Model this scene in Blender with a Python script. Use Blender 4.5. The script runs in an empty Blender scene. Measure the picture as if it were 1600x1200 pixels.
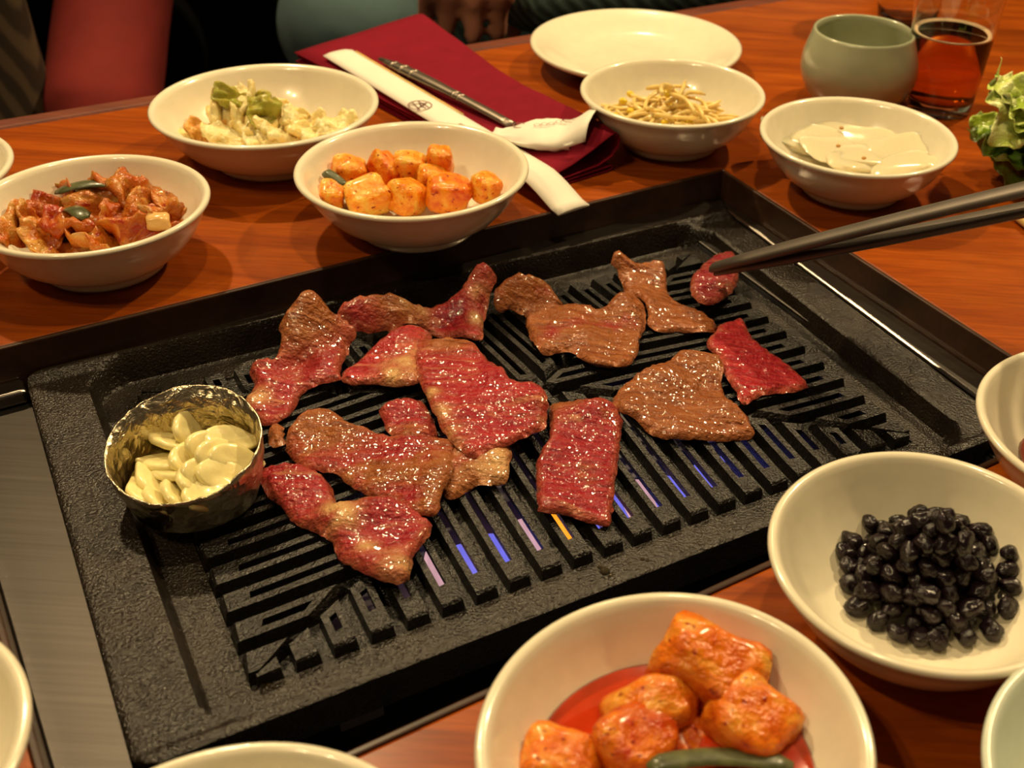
import bpy, bmesh, math, random
from mathutils import Vector, Matrix, Euler, noise
from mathutils.geometry import delaunay_2d_cdt
random.seed(11)
PI = math.pi
SC = bpy.context.scene
COL = SC.collection

# ------------------------------------------------------------------ camera
F, PITCH, ROLL, CAMH = 1822.19, 0.619195, 0.061593, 0.324885
PPX, PPY = 1047.31, 614.48
FW = Vector((0, math.cos(PITCH), -math.sin(PITCH)))
_U0 = Vector((0, math.sin(PITCH), math.cos(PITCH)))
_R0 = Vector((1, 0, 0))
RT = _R0 * math.cos(ROLL) + _U0 * math.sin(ROLL)
UP = _U0 * math.cos(ROLL) - _R0 * math.sin(ROLL)
CAMP = Vector((0, 0, CAMH))
cam_d = bpy.data.cameras.new('camera')
cam = bpy.data.objects.new('camera', cam_d)
COL.objects.link(cam)
M = Matrix((RT, UP, -FW)).transposed().to_4x4()
M.translation = CAMP
cam.matrix_world = M
cam_d.sensor_fit = 'HORIZONTAL'
cam_d.sensor_width = 36.0
cam_d.lens = 36.0 * F / 1600.0
cam_d.shift_x = (800 - PPX) / 1600.0
cam_d.shift_y = (PPY - 600) / 1600.0
cam_d.clip_start = 0.01
cam_d.dof.use_dof = True
cam_d.dof.focus_distance = 0.56
cam_d.dof.aperture_fstop = 13.0
SC.camera = cam

# ------------------------------------------------------------------ world, lamps, exposure
W = bpy.data.worlds.new('world'); SC.world = W; W.use_nodes = True
W.node_tree.nodes['Background'].inputs[0].default_value = (1.0, 0.72, 0.48, 1)
W.node_tree.nodes['Background'].inputs[1].default_value = 0.035
SC.view_settings.view_transform = 'Standard'
SC.view_settings.look = 'None'
SC.view_settings.gamma = 1.0
SC.view_settings.exposure = 0.12
SC.view_settings.use_curve_mapping = False

def lamp(loc, aim, power, size, cone=70, col=(1.0, 0.735, 0.385), blend=0.6):
    l = bpy.data.lights.new('ceiling_or_fill_spot', 'SPOT')
    l.energy = power; l.color = col; l.shadow_soft_size = size
    l.spot_size = math.radians(cone); l.spot_blend = blend
    o = bpy.data.objects.new('ceiling_or_fill_spot', l); COL.objects.link(o)
    o.location = loc
    o.rotation_euler = (Vector(aim) - Vector(loc)).to_track_quat('-Z', 'Y').to_euler()
    return o
lamp((-0.68, 1.25, 1.30), (-0.15, 0.45, 0), 58, 0.030, 76)
lamp((0.80, 1.35, 1.30), (0.10, 0.45, 0), 62, 0.030, 76)
lamp((0.05, 0.62, 1.45), (0.0, 0.45, 0), 24, 0.03, 70)
lamp((-0.75, -0.10, 1.35), (-0.05, 0.45, 0), 12, 0.022, 60)
lamp((-0.60, -0.22, 1.35), (-0.05, 0.45, 0), 12, 0.022, 60)

lamp((-0.15, 1.80, 1.30), (-0.15, 0.95, 0), 12, 0.05, 90)  # fill spot added to brighten the diners beyond the table

# ------------------------------------------------------------------ pixel helpers
def ray(u, v):
    return FW + RT * ((u - PPX) / F) - UP * ((v - PPY) / F)
def un(u, v, z):
    d = ray(u, v); t = (z - CAMH) / d.z
    return CAMP + d * t
PWD, PDP = 0.4143, 0.2653
ANG, CANG = 0.581059, 0.626809        # turn of the pan, turn of the table
EA = Vector((math.cos(ANG), math.sin(ANG), 0)); EB = Vector((-math.sin(ANG), math.cos(ANG), 0))
CA = Vector((math.cos(CANG), math.sin(CANG), 0)); CB = Vector((-math.sin(CANG), math.cos(CANG), 0))
OL, OF = -0.01258, 0.29411
def pw(s, t, z):
    return EA * (s + OL) + EB * (t + OF) + Vector((0, 0, z))
def to_st(p):
    return p.dot(EA) - OL, p.dot(EB) - OF
def ab(a, b, z):
    return CA * a + CB * b + Vector((0, 0, z))
def to_ab(p):
    return p.dot(CA), p.dot(CB)

# ------------------------------------------------------------------ object helpers
def link(name, me, mat=None, parent=None):
    o = bpy.data.objects.new(name, me)
    COL.objects.link(o)
    if mat is not None and me is not None and len(me.materials) == 0:
        me.materials.append(mat)
    if parent is not None:
        o.parent = parent
    return o
def tag(o, label=None, cat=None, group=None, kind=None):
    if label: o['label'] = label
    if cat: o['category'] = cat
    if group: o['group'] = group
    if kind: o['kind'] = kind
    return o
def empty(name, loc, rz=0.0):
    o = bpy.data.objects.new(name, None); COL.objects.link(o)
    o.empty_display_size = 0.02
    o.location = loc; o.rotation_euler = (0, 0, rz)
    return o
def mesh(name, verts, faces, smooth=True):
    me = bpy.data.meshes.new(name)
    me.from_pydata([tuple(v) for v in verts], [], faces)
    if smooth:
        me.polygons.foreach_set('use_smooth', [True] * len(me.polygons))
    me.update()
    return me
def bm_mesh(name, bm, smooth=True):
    me = bpy.data.meshes.new(name)
    bmesh.ops.recalc_face_normals(bm, faces=bm.faces)
    bm.to_mesh(me); bm.free()
    if smooth:
        me.polygons.foreach_set('use_smooth', [True] * len(me.polygons))
    return me
def fixn(me):
    bm = bmesh.new(); bm.from_mesh(me)
    bmesh.ops.recalc_face_normals(bm, faces=bm.faces)
    bm.to_mesh(me); bm.free()
    return me
def bevel(o, w, seg=2, angle=40):
    m = o.modifiers.new('bevel', 'BEVEL'); m.width = w; m.segments = seg
    m.limit_method = 'ANGLE'; m.angle_limit = math.radians(angle)
    return o
def box_mesh(name, x0, x1, y0, y1, z0, z1, fn=None):
    fn = fn or (lambda x, y, z: Vector((x, y, z)))
    v = [fn(x, y, z) for z in (z0, z1) for y in (y0, y1) for x in (x0, x1)]
    f = [(0, 2, 3, 1), (4, 5, 7, 6), (0, 1, 5, 4), (2, 6, 7, 3), (0, 4, 6, 2), (1, 3, 7, 5)]
    return fixn(mesh(name, v, f, False))
def lathe_mesh(name, prof, n=64):
    vs, fs, rings = [], [], []
    for r, z in prof:
        if r < 1e-6:
            rings.append([len(vs)]); vs.append((0, 0, z))
        else:
            base = len(vs); rings.append(list(range(base, base + n)))
            for i in range(n):
                a = 2 * PI * i / n
                vs.append((r * math.cos(a), r * math.sin(a), z))
    for A, B in zip(rings, rings[1:]):
        for i in range(n):
            j = (i + 1) % n
            if len(A) == 1 and len(B) == 1: continue
            if len(A) == 1: fs.append((A[0], B[j], B[i]))
            elif len(B) == 1: fs.append((A[i], A[j], B[0]))
            else: fs.append((A[i], A[j], B[j], B[i]))
    return fixn(mesh(name, vs, fs))
def tube_mesh(name, pts, rads, n=8, caps=True, flat=1.0):
    """tapered tube through pts"""
    vs, fs = [], []
    m = len(pts); prev = None
    for i, p in enumerate(pts):
        p = Vector(p)
        t = (Vector(pts[min(i + 1, m - 1)]) - Vector(pts[max(i - 1, 0)])).normalized()
        if prev is None:
            ref = Vector((0, 0, 1)) if abs(t.z) < 0.9 else Vector((1, 0, 0))
            nx = t.cross(ref).normalized()
        else:
            nx = (prev - t * prev.dot(t)).normalized()
        prev = nx
        ny = t.cross(nx)
        for k in range(n):
            a = 2 * PI * k / n
            vs.append(p + nx * (rads[i] * math.cos(a)) + ny * (rads[i] * flat * math.sin(a)))
    for i in range(m - 1):
        for k in range(n):
            fs.append((i * n + k, i * n + (k + 1) % n, (i + 1) * n + (k + 1) % n, (i + 1) * n + k))
    if caps:
        fs.append(tuple(range(n - 1, -1, -1))); fs.append(tuple(range((m - 1) * n, m * n)))
    return fixn(mesh(name, vs, fs))
def cells(name, nx, ny, mask, top, bot, smooth=False):
    """solid made of grid cells: mask(i,j) says which cells exist; top/bot(i,j) give the corner points"""
    vs, fs = [], []
    idx = {}
    def vid(i, j, b):
        k = (i, j, b)
        if k not in idx:
            idx[k] = len(vs); vs.append((bot if b else top)(i, j))
        return idx[k]
    on = [[mask(i, j) for j in range(ny)] for i in range(nx)]
    for i in range(nx):
        for j in range(ny):
            if not on[i][j]: continue
            fs.append((vid(i, j, 0), vid(i + 1, j, 0), vid(i + 1, j + 1, 0), vid(i, j + 1, 0)))
            fs.append((vid(i, j, 1), vid(i, j + 1, 1), vid(i + 1, j + 1, 1), vid(i + 1, j, 1)))
            for (di, dj, p, q) in ((-1, 0, (i, j), (i, j + 1)), (1, 0, (i + 1, j + 1), (i + 1, j)),
                                   (0, -1, (i + 1, j), (i, j)), (0, 1, (i, j + 1), (i + 1, j + 1))):
                a, b = i + di, j + dj
                if 0 <= a < nx and 0 <= b < ny and on[a][b]: continue
                fs.append((vid(*p, 0), vid(*q, 0), vid(*q, 1), vid(*p, 1)))
    me = mesh(name, vs, fs, smooth)
    return fixn(me)
def sstep(x):
    x = max(0.0, min(1.0, x)); return x * x * (3 - 2 * x)
def localize(me, origin):
    """shift mesh data so that the object can sit at origin"""
    for v in me.vertices: v.co -= origin
    return me

# ------------------------------------------------------------------ materials
MATS = {}
def new_mat(name):
    m = bpy.data.materials.new(name); m.use_nodes = True
    nt = m.node_tree; b = nt.nodes['Principled BSDF']
    return m, nt, b
def N(nt, kind, **kw):
    n = nt.nodes.new(kind)
    for k, v in kw.items():
        if isinstance(v, tuple) and k.startswith('in_'):
            n.inputs[k[3:]].default_value = v
        elif k.startswith('in_'):
            n.inputs[k[3:].replace('_', ' ')].default_value = v
        else:
            setattr(n, k, v)
    return n
def coords(nt, scale=(1, 1, 1), rot=(0, 0, 0), out='Object'):
    tc = nt.nodes.new('ShaderNodeTexCoord'); mp = nt.nodes.new('ShaderNodeMapping')
    mp.inputs['Scale'].default_value = scale; mp.inputs['Rotation'].default_value = rot
    nt.links.new(tc.outputs[out], mp.inputs['Vector'])
    return mp.outputs['Vector']
def noise_n(nt, vec, scale, detail=3.0, rough=0.55, dist=0.0):
    n = nt.nodes.new('ShaderNodeTexNoise')
    n.inputs['Scale'].default_value = scale; n.inputs['Detail'].default_value = detail
    n.inputs['Roughness'].default_value = rough; n.inputs['Distortion'].default_value = dist
    nt.links.new(vec, n.inputs['Vector'])
    return n.outputs['Fac']
def ramp(nt, fac, stops):
    r = nt.nodes.new('ShaderNodeValToRGB')
    el = r.color_ramp.elements
    while len(el) < len(stops): el.new(0.5)
    for e, (p, c) in zip(el, stops):
        e.position = p; e.color = (c[0], c[1], c[2], 1)
    nt.links.new(fac, r.inputs['Fac'])
    return r.outputs['Color']
def mixc(nt, fac, a, b):
    m = nt.nodes.new('ShaderNodeMix'); m.data_type = 'RGBA'
    for sock, val in ((m.inputs[0], fac), (m.inputs[6], a), (m.inputs[7], b)):
        if isinstance(val, (int, float)): sock.default_value = val
        elif isinstance(val, tuple): sock.default_value = (val[0], val[1], val[2], 1)
        else: nt.links.new(val, sock)
    return m.outputs[2]
def bump(nt, b, h, strength=0.3, dist=0.001, prev=None):
    n = nt.nodes.new('ShaderNodeBump')
    n.inputs['Strength'].default_value = strength; n.inputs['Distance'].default_value = dist
    nt.links.new(h, n.inputs['Height'])
    if prev is not None: nt.links.new(prev, n.inputs['Normal'])
    nt.links.new(n.outputs['Normal'], b.inputs['Normal'])
    return n.outputs['Normal']
def simple(name, col, rough=0.5, metal=0.0, var=0.12, nscale=60.0, bumps=0.0, bscale=200.0, coat=0.0, spec=0.5, sss=0.0, ssr=0.004, trans=0.0, ior=1.45):
    if name in MATS: return MATS[name]
    m, nt, b = new_mat(name)
    v = coords(nt)
    f = noise_n(nt, v, nscale)
    lo = tuple(c * (1 - var) for c in col); hi = tuple(min(1, c * (1 + var)) for c in col)
    nt.links.new(ramp(nt, f, [(0.3, lo), (0.7, hi)]), b.inputs['Base Color'])
    b.inputs['Roughness'].default_value = rough; b.inputs['Metallic'].default_value = metal
    b.inputs['Coat Weight'].default_value = coat; b.inputs['Coat Roughness'].default_value = 0.08
    b.inputs['Specular IOR Level'].default_value = spec; b.inputs['IOR'].default_value = ior
    if sss:
        b.inputs['Subsurface Weight'].default_value = sss
        b.inputs['Subsurface Scale'].default_value = ssr
        b.inputs['Subsurface Radius'].default_value = (1, 0.7, 0.5)
    b.inputs['Transmission Weight'].default_value = trans
    if bumps: bump(nt, b, noise_n(nt, v, bscale, 4), bumps, 0.001)
    MATS[name] = m
    return m
def wood_mat(name, dark, mid, light, rot=0.0, rough=0.28):
    m, nt, b = new_mat(name)
    v = coords(nt, (6, 70, 40), (0, 0, rot))
    f1 = noise_n(nt, v, 1.0, 6, 0.6, 0.6)
    v2 = coords(nt, (30, 420, 200), (0, 0, rot))
    f2 = noise_n(nt, v2, 1.0, 3, 0.6)
    c = ramp(nt, f1, [(0.28, dark), (0.5, mid), (0.75, light)])
    c2 = ramp(nt, f2, [(0.35, (0.72, 0.72, 0.72)), (0.6, (1, 1, 1))])
    mx = nt.nodes.new('ShaderNodeMix'); mx.data_type = 'RGBA'; mx.blend_type = 'MULTIPLY'
    mx.inputs[0].default_value = 0.8
    nt.links.new(c, mx.inputs[6]); nt.links.new(c2, mx.inputs[7])
    nt.links.new(mx.outputs[2], b.inputs['Base Color'])
    b.inputs['Roughness'].default_value = rough
    b.inputs['Coat Weight'].default_value = 0.08; b.inputs['Coat Roughness'].default_value = 0.2
    b.inputs['Specular IOR Level'].default_value = 0.35
    bump(nt, b, f2, 0.06, 0.0005)
    return m
def iron_mat(name, fine, strength, rough, col=(0.014, 0.013, 0.012)):
    m, nt, b = new_mat(name)
    v = coords(nt, out='Generated' if False else 'Object')
    f = noise_n(nt, v, fine, 2, 0.6)
    g = noise_n(nt, v, 35, 3)
    nt.links.new(ramp(nt, g, [(0.3, tuple(c * 0.6 for c in col)), (0.75, tuple(c * 1.9 for c in col))]), b.inputs['Base Color'])
    rr = nt.nodes.new('ShaderNodeMapRange'); rr.inputs['To Min'].default_value = rough - 0.1; rr.inputs['To Max'].default_value = rough + 0.12
    nt.links.new(g, rr.inputs['Value']); nt.links.new(rr.outputs[0], b.inputs['Roughness'])
    b.inputs['Specular IOR Level'].default_value = 0.5
    bump(nt, b, f, strength, 0.0009)
    return m
def steel_mat(name, col, rough, sc=(8, 500, 500), rot=0.0):
    m, nt, b = new_mat(name)
    f = noise_n(nt, coords(nt, sc, (0, 0, rot)), 1.0, 3)
    nt.links.new(ramp(nt, f, [(0.3, tuple(c * 0.8 for c in col)), (0.7, col)]), b.inputs['Base Color'])
    b.inputs['Metallic'].default_value = 1.0
    b.inputs['Roughness'].default_value = rough
    bump(nt, b, f, 0.05, 0.0004)
    return m

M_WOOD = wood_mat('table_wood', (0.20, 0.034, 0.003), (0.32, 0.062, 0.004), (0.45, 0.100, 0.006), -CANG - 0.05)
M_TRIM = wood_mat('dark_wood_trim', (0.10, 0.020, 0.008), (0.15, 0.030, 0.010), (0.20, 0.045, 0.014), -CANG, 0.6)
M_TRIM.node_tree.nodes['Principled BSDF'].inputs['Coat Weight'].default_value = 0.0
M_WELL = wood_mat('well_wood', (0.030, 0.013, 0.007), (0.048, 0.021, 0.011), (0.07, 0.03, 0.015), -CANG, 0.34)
M_IRON = iron_mat('cast_iron_land', 720, 1.0, 0.27, (0.011, 0.0075, 0.0045))
M_BAR = iron_mat('cast_iron_bar', 760, 1.0, 0.30, (0.0055, 0.0045, 0.0035))
M_STEEL = steel_mat('shaded_brushed_steel', (0.070, 0.063, 0.058), 0.42, rot=-CANG)  # side plates: shade beside the pan put into a darker steel colour
M_STEEL2 = steel_mat('lit_polished_steel', (0.48, 0.44, 0.40), 0.24, rot=-CANG)  # flanges: same steel, lightened in colour for their highlight
M_DSTEEL = simple('darkened_steel', (0.05, 0.048, 0.055), 0.6)  # firebox colour darkened so flame light stays out of the gaps
M_BOWL = simple('glazed_ceramic', (0.84, 0.78, 0.60), 0.22, var=0.03, nscale=8, coat=0.5, sss=0.0)

# ------------------------------------------------------------------ setting
C0, C1, D0, D1 = -0.0255, 0.4396, 0.2503, 0.5632           # the grill opening in table coordinates
def P3(fn=ab): return fn
fl = link('floor', box_mesh('floor', -3.2, 3.6, -2.0, 3.0, -0.78, -0.75, ab),
          simple('dark_floor', (0.020, 0.013, 0.010), 0.6, var=0.3, nscale=8)); tag(fl, 'dark brown restaurant floor under the table', kind='structure')
wb = link('wall_back', box_mesh('wall', -3.2, 3.6, 3.0, 3.1, -0.78, 1.9, ab),
          simple('dark_wall', (0.030, 0.018, 0.012), 0.8, var=0.2, nscale=5)); tag(wb, 'dark brown wall behind the diners', kind='structure')
wr_ = link('wall_right', box_mesh('wall', 3.6, 3.7, -2.0, 3.1, -0.78, 1.9, ab), MATS['dark_wall']); tag(wr_, 'dark brown wall past the end of the table', kind='structure')

# ------------------------------------------------------------------ table
TA0, TA1, TB0, TB1, TH = -0.75, 1.35, -0.06, 0.852, 0.034
table = empty('dining_table', ab(0.2, 0.4, -0.75))
tag(table, 'orange brown wooden dining table with a grill opening cut into its top', 'table')
def tpart(name, me, mat, par=None):
    par = par or table
    o = link(name, me, mat)
    o.parent = par
    o.matrix_parent_inverse = Matrix.Translation(-Vector(table.location))
    return o
xs = [TA0, C0, C1, TA1]; ys = [TB0, D0, D1, TB1 - 0.016]
top = tpart('tabletop', cells('tabletop', 3, 3, lambda i, j: not (i == 1 and j == 1),
            lambda i, j: ab(xs[i], ys[j], 0), lambda i, j: ab(xs[i], ys[j], -TH)), M_WOOD)
bevel(top, 0.0015, 2)
et = tpart('edge_trim', box_mesh('edge_trim', TA0, TA1, TB1 - 0.016, TB1, -TH, 0.0008, ab), M_TRIM); bevel(et, 0.003, 3)
wt = 0.003
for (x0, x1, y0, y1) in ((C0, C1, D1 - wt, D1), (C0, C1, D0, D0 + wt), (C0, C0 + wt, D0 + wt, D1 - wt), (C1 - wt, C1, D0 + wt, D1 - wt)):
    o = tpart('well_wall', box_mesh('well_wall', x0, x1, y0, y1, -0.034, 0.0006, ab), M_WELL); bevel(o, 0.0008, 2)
for a_ in (TA0 + 0.1, TA1 - 0.1):
    tpart('table_leg', box_mesh('table_leg', a_ - 0.035, a_ + 0.035, 0.36, 0.43, -0.75, -TH, ab), M_TRIM)

# ------------------------------------------------------------------ steel grill housing
ZP = -0.0145                    # rim level of the pan
hous = empty('grill_housing', ab(0.2, 0.4, -0.12))
tag(hous, 'stainless steel grill housing sunk into the table around the black pan', 'grill')
def hpart(name, me, mat):
    o = link(name, me, mat); o.parent = hous
    o.matrix_parent_inverse = Matrix.Translation(-Vector(hous.location)); return o
i0, i1, j0, j1 = C0 + wt, C1 - wt, D0 + wt, D1 - wt
LPL, RPL = i0 + 0.042, i1 - 0.040
for (x0, x1) in ((i0, LPL), (RPL, i1)):
    o = hpart('side_plate', box_mesh('side_plate', x0, x1, j0, j1, -0.0275, -0.0255, ab), M_STEEL); bevel(o, 0.0012, 2)
def pan_ab(s_, t_):
    return to_ab(EA * (s_ + OL) + EB * (t_ + OF))
def flange(quad):
    vs = [ab(x, y, z) for z in (-0.0254, -0.0175) for x, y in quad]
    me = fixn(mesh('flange', vs, [(0, 1, 2, 3), (7, 6, 5, 4)] + [(k, (k + 1) % 4, 4 + (k + 1) % 4, 4 + k) for k in range(4)], False))
    bevel(hpart('flange', me, M_STEEL2), 0.0022, 4)
ga = 0.0014
bl_, br_, fr_, fl_ = pan_ab(-ga, PDP + ga), pan_ab(PWD + ga, PDP + ga), pan_ab(PWD + ga, -ga), pan_ab(-ga, -ga)
flange([(i0, j1), (bl_[0], j1), (bl_[0], j1 - 0.013), (i0, j1 - 0.013)])
flange([(bl_[0] + 0.03, j1), (i1, j1), (br_[0], br_[1]), (bl_[0] + 0.03, bl_[1] + (br_[1] - bl_[1]) * 0.03 / (br_[0] - bl_[0]))])
flange([(i1, j1), (i1, j0), (fr_[0], fr_[1]), (br_[0], br_[1])])
flange([(i0, j0), (i1, j0), (i1, j0 + 0.009), (i0, j0 + 0.009)])
for (x0, x1, y0, y1, z0, z1) in ((LPL - 0.002, LPL, j0, j1, -0.11, -0.0276), (RPL, RPL + 0.002, j0, j1, -0.11, -0.0276),
                                 (LPL, RPL, j0 - 0.002, j0, -0.11, -0.0256), (LPL, RPL, j1, j1 + 0.002, -0.11, -0.0256),
                                 (LPL - 0.002, RPL + 0.002, j0, j1, -0.112, -0.110)):
    hpart('firebox_sheet', box_mesh('firebox_sheet', x0, x1, y0, y1, z0, z1, ab), M_DSTEEL)

# ------------------------------------------------------------------ cast iron pan
GS0, GS1, GT0, GT1 = 0.0446, 0.3733, 0.0301, 0.2396
SCN, TCN = 0.2188, 0.1416
ZFL = ZP - 0.0160
def rr_dist(s, t, s0, s1, t0, t1, r):
    cx, cy = (s0 + s1) / 2, (t0 + t1) / 2
    qx, qy = abs(s - cx) - (s1 - s0) / 2 + r, abs(t - cy) - (t1 - t0) / 2 + r
    return -(math.hypot(max(qx, 0), max(qy, 0)) + min(max(qx, qy), 0) - r)      # > 0 inside
def pan_z(s, t):
    lip = max(sstep((0.0085 - t) / 0.004), sstep((t - (PDP - 0.0085)) / 0.004))
    land = ZP - 0.0035 + 0.0035 * lip
    if lip > 0.99: land = ZP
    d = rr_dist(s, t, 0.0247, 0.3924, 0.0050, 0.2603, 0.022)
    wd = 0.0040
    return land + (ZFL - land) * sstep(d / wd) if d > 0 else land
def dome(s, t):
    hx = (SCN - GS0) if s < SCN else (GS1 - SCN)
    hy = (TCN - GT0) if t < TCN else (GT1 - TCN)
    m = 1 - max(abs(s - SCN) / hx, abs(t - TCN) / hy)
    return max(0.0, m)
def groove_z(s, t):
    return ZFL - 0.0010 + 0.0105 * sstep(dome(s, t) * 0.9 + 0.0) ** 0.8
def grate_top(s, t):
    if GS0 < s < GS1 and GT0 < t < GT1:
        return groove_z(s, t) + 0.0066
    return pan_z(min(max(s, 0), PWD), min(max(t, 0), PDP))
def rest_top(s, t):
    """what a slice lies on: the bars, and towards the back a slope up against the pan wall"""
    z = groove_z(min(max(s, GS0), GS1), min(max(t, GT0), GT1)) + 0.0066
    return z + 0.95 * max(0.0, t - 0.214)
pan = empty('grill_pan', pw(PWD / 2, PDP / 2, ZFL - 0.0045))
tag(pan, 'black cast iron grill pan with slotted bars set in the table', 'grill pan')
def ppart(name, me, mat, par=None):
    o = link(name, me, mat); o.parent = par or pan
    o.matrix_parent_inverse = Matrix.Translation(-Vector(pan.location)); return o
def lines(a, b, fixed, step):
    pts = sorted([a] + fixed + [b]); out = [a]
    for p, q in zip(pts, pts[1:]):
        if q - p < 1e-7: continue
        n = max(1, int(round((q - p) / step)))
        out += [p + (q - p) * k / n for k in range(1, n + 1)]
    return out
LS = lines(0, PWD, [GS0, GS1], 0.0014); LT = lines(0, PDP, [GT0, GT1, 0.0045, 0.0085, PDP - 0.0045, PDP - 0.0085], 0.0014)
def rnd_corner(s, t, r=0.010):
    cs = min(max(s, r), PWD - r); ct = min(max(t, r), PDP - r)
    dx, dy = s - cs, t - ct
    if dx and dy:
        m = math.hypot(dx, dy); big = max(abs(dx), abs(dy))
        k = big / m
        return cs + dx * k, ct + dy * k
    return s, t
def ptop(i, j):
    s, t = rnd_corner(LS[i], LT[j])
    return pw(s, t, pan_z(s, t) - (0.0008 if i in (0, len(LS) - 1) or j in (0, len(LT) - 1) else 0))
def pbot(i, j):
    s, t = rnd_corner(LS[i], LT[j])
    lw = max(sstep((0.020 - s) / 0.004), sstep((s - (PWD - 0.020)) / 0.004))
    z = (ZFL - 0.0045) * (1 - lw) + (-0.0252) * lw
    s = s + (PWD / 2 - s) * 0.008; t = t + (PDP / 2 - t) * 0.02
    return pw(s, t, z)
body = cells('pan_body', len(LS) - 1, len(LT) - 1,
             lambda i, j: not (GS0 <= (LS[i] + LS[i + 1]) / 2 <= GS1 and GT0 <= (LT[j] + LT[j + 1]) / 2 <= GT1), ptop, pbot, True)
body.set_sharp_from_angle(angle=math.radians(38))
ppart('pan_body', body, M_IRON)
def grate_bar(axis, c, half, sign):
    """axis 's': bar along t (front/back sectors) centred on s=c; axis 't': bar along s"""
    e0 = {('s', -1): GT0, ('s', 1): GT1, ('t', -1): GS0, ('t', 1): GS1}[(axis, sign)]
    if axis == 's':
        ctr, lo, hi, m = SCN, GS0, GS1, TCN
    else:
        ctr, lo, hi, m = TCN, GT0, GT1, SCN
    def reach(x):
        hx = (ctr - lo) if x < ctr else (hi - ctr)
        return e0 + (m - e0) * (1 - min(1, abs(x - ctr) / hx)) 
    x_in = [-half, -0.70 * half, -0.60 * half, -0.215 * half, 0.215 * half, 0.60 * half, 0.70 * half, half]
    L = abs(reach(c) - e0)
    ny = max(4, int(L / 0.006) + 4)
    # lengths along the bar in metres from the outer edge, mapped to fractions
    e_in = min(0.012, L * 0.36); far = min(0.010, L * 0.30)
    base = [0, min(0.0012, L * 0.06), min(0.0024, L * 0.12), e_in]
    mid_n = max(1, int((L - e_in - far) / 0.007))
    base += [e_in + (L - far - e_in) * k / mid_n for k in range(1, mid_n + 1)]
    base += [L - far * 0.45, L - far * 0.2, L]
    ys_ = [b / L for b in base]
    nyc = len(ys_) - 1
    s_lo, s_hi = 3, 3 + mid_n
    def pos(i, j):
        x = c + x_in[i]; ln = reach(x) - e0
        y = e0 + ln * ys_[j]
        return (x, y) if axis == 's' else (y, x)
    def hgt(i, j):
        s, t = pos(i, j); g = groove_z(s, t)
        h = 0.0 if i in (0, 1, 6, 7) else 1.0
        if j == 0: h = 0
        elif j == 1: h *= 0.85
        elif j == nyc: h = 0
        elif j == nyc - 1: h *= 0.55
        return g, h
    def top_(i, j):
        s, t = pos(i, j); g, h = hgt(i, j)
        return pw(s, t, g + 0.0066 * h)
    def bot_(i, j):
        s, t = pos(i, j); g, h = hgt(i, j)
        return pw(s, t, g + 0.0066 * h - 0.0028)
    def mask(i, j):
        return not (i == 3 and s_lo <= j < s_hi and L > 0.020)
    ppart('grate_bar', cells('grate_bar', 7, nyc, mask, top_, bot_), M_BAR)
    if L > 0.020:
        return [reach, e0, e_in, L]
NB = 22; pitch = (GS1 - GS0) / NB
for k in range(NB):
    for sg in (-1, 1): grate_bar('s', GS0 + pitch * (k + 0.5), pitch / 2, sg)
NT = 12; pt = (GT1 - GT0) / NT
for k in range(NT):
    for sg in (-1, 1): grate_bar('t', GT0 + pt * (k + 0.5), pt / 2, sg)

# ------------------------------------------------------------------ gas burner under the grate
burner = empty('gas_burner', pw(SCN, 0.1, -0.108))
tag(burner, 'steel gas burner with small blue flames under the grill bars', 'burner')
def bpart(name, me, mat):
    o = link(name, me, mat); o.parent = burner
    o.matrix_parent_inverse = Matrix.Translation(-Vector(burner.location)); return o
M_BURN = simple('burner_steel', (0.34, 0.33, 0.38), 0.6)
for tt in (0.075, 0.20):
    bpart('burner_tube', tube_mesh('burner_tube', [pw(0.07 + 0.028 * k, tt, -0.088) for k in range(11)], [0.011] * 11, 12), M_BURN)
for ss in (0.09, 0.35):
    bpart('burner_foot', box_mesh('burner_foot', ss - 0.01, ss + 0.01, 0.06, 0.21, -0.110, -0.103, pw), M_BURN)
def flame_mat(name, col, st):
    m, nt, b = new_mat(name)
    b.inputs['Base Color'].default_value = (0, 0, 0, 1)
    f = noise_n(nt, coords(nt), 90)
    nt.links.new(ramp(nt, f, [(0.3, tuple(c * 0.7 for c in col)), (0.7, col)]), b.inputs['Emission Color'])
    b.inputs['Emission Strength'].default_value = st
    return m
M_FB = flame_mat('blue_flame', (0.16, 0.15, 0.72), 1.15)
M_FP = flame_mat('pale_violet_flame', (0.70, 0.38, 0.42), 0.95)
M_FO = flame_mat('orange_flame', (1.0, 0.30, 0.01), 1.6)
fl_me = {}
def flame_blade(h, lt, ls):
    vs, fs = [], []; nr = 10
    prof = [(0.0, 0.35), (0.12, 0.8), (0.32, 1.0), (0.55, 0.85), (0.78, 0.5), (0.93, 0.2), (1.0, 0.03)]
    for q, w in prof:
        for i in range(nr):
            a = 2 * PI * i / nr
            vs.append(Vector((ls * w * math.cos(a), lt * w * math.sin(a), h * q)))
    for j in range(len(prof) - 1):
        for i in range(nr): fs.append((j * nr + i, j * nr + (i + 1) % nr, (j + 1) * nr + (i + 1) % nr, (j + 1) * nr + i))
    fs.append(tuple(range(nr - 1, -1, -1))); fs.append(tuple(range((len(prof) - 1) * nr, len(prof) * nr)))
    return fixn(mesh('flame', vs, fs))
for k in range(5, 16):
    mt = M_FO if k == 9 else (M_FP if k in (5, 8, 12) else M_FB)
    me = flame_blade(0.031 + 0.003 * math.sin(k * 1.7), 0.024, 0.0034)
    o = link('flame', me, mt, burner)
    o.location = pw(GS0 + pitch * (k + 0.5) + 0.0115, 0.0740, -0.0715) - Vector(burner.location); o.rotation_euler = (0, 0, ANG)
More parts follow.
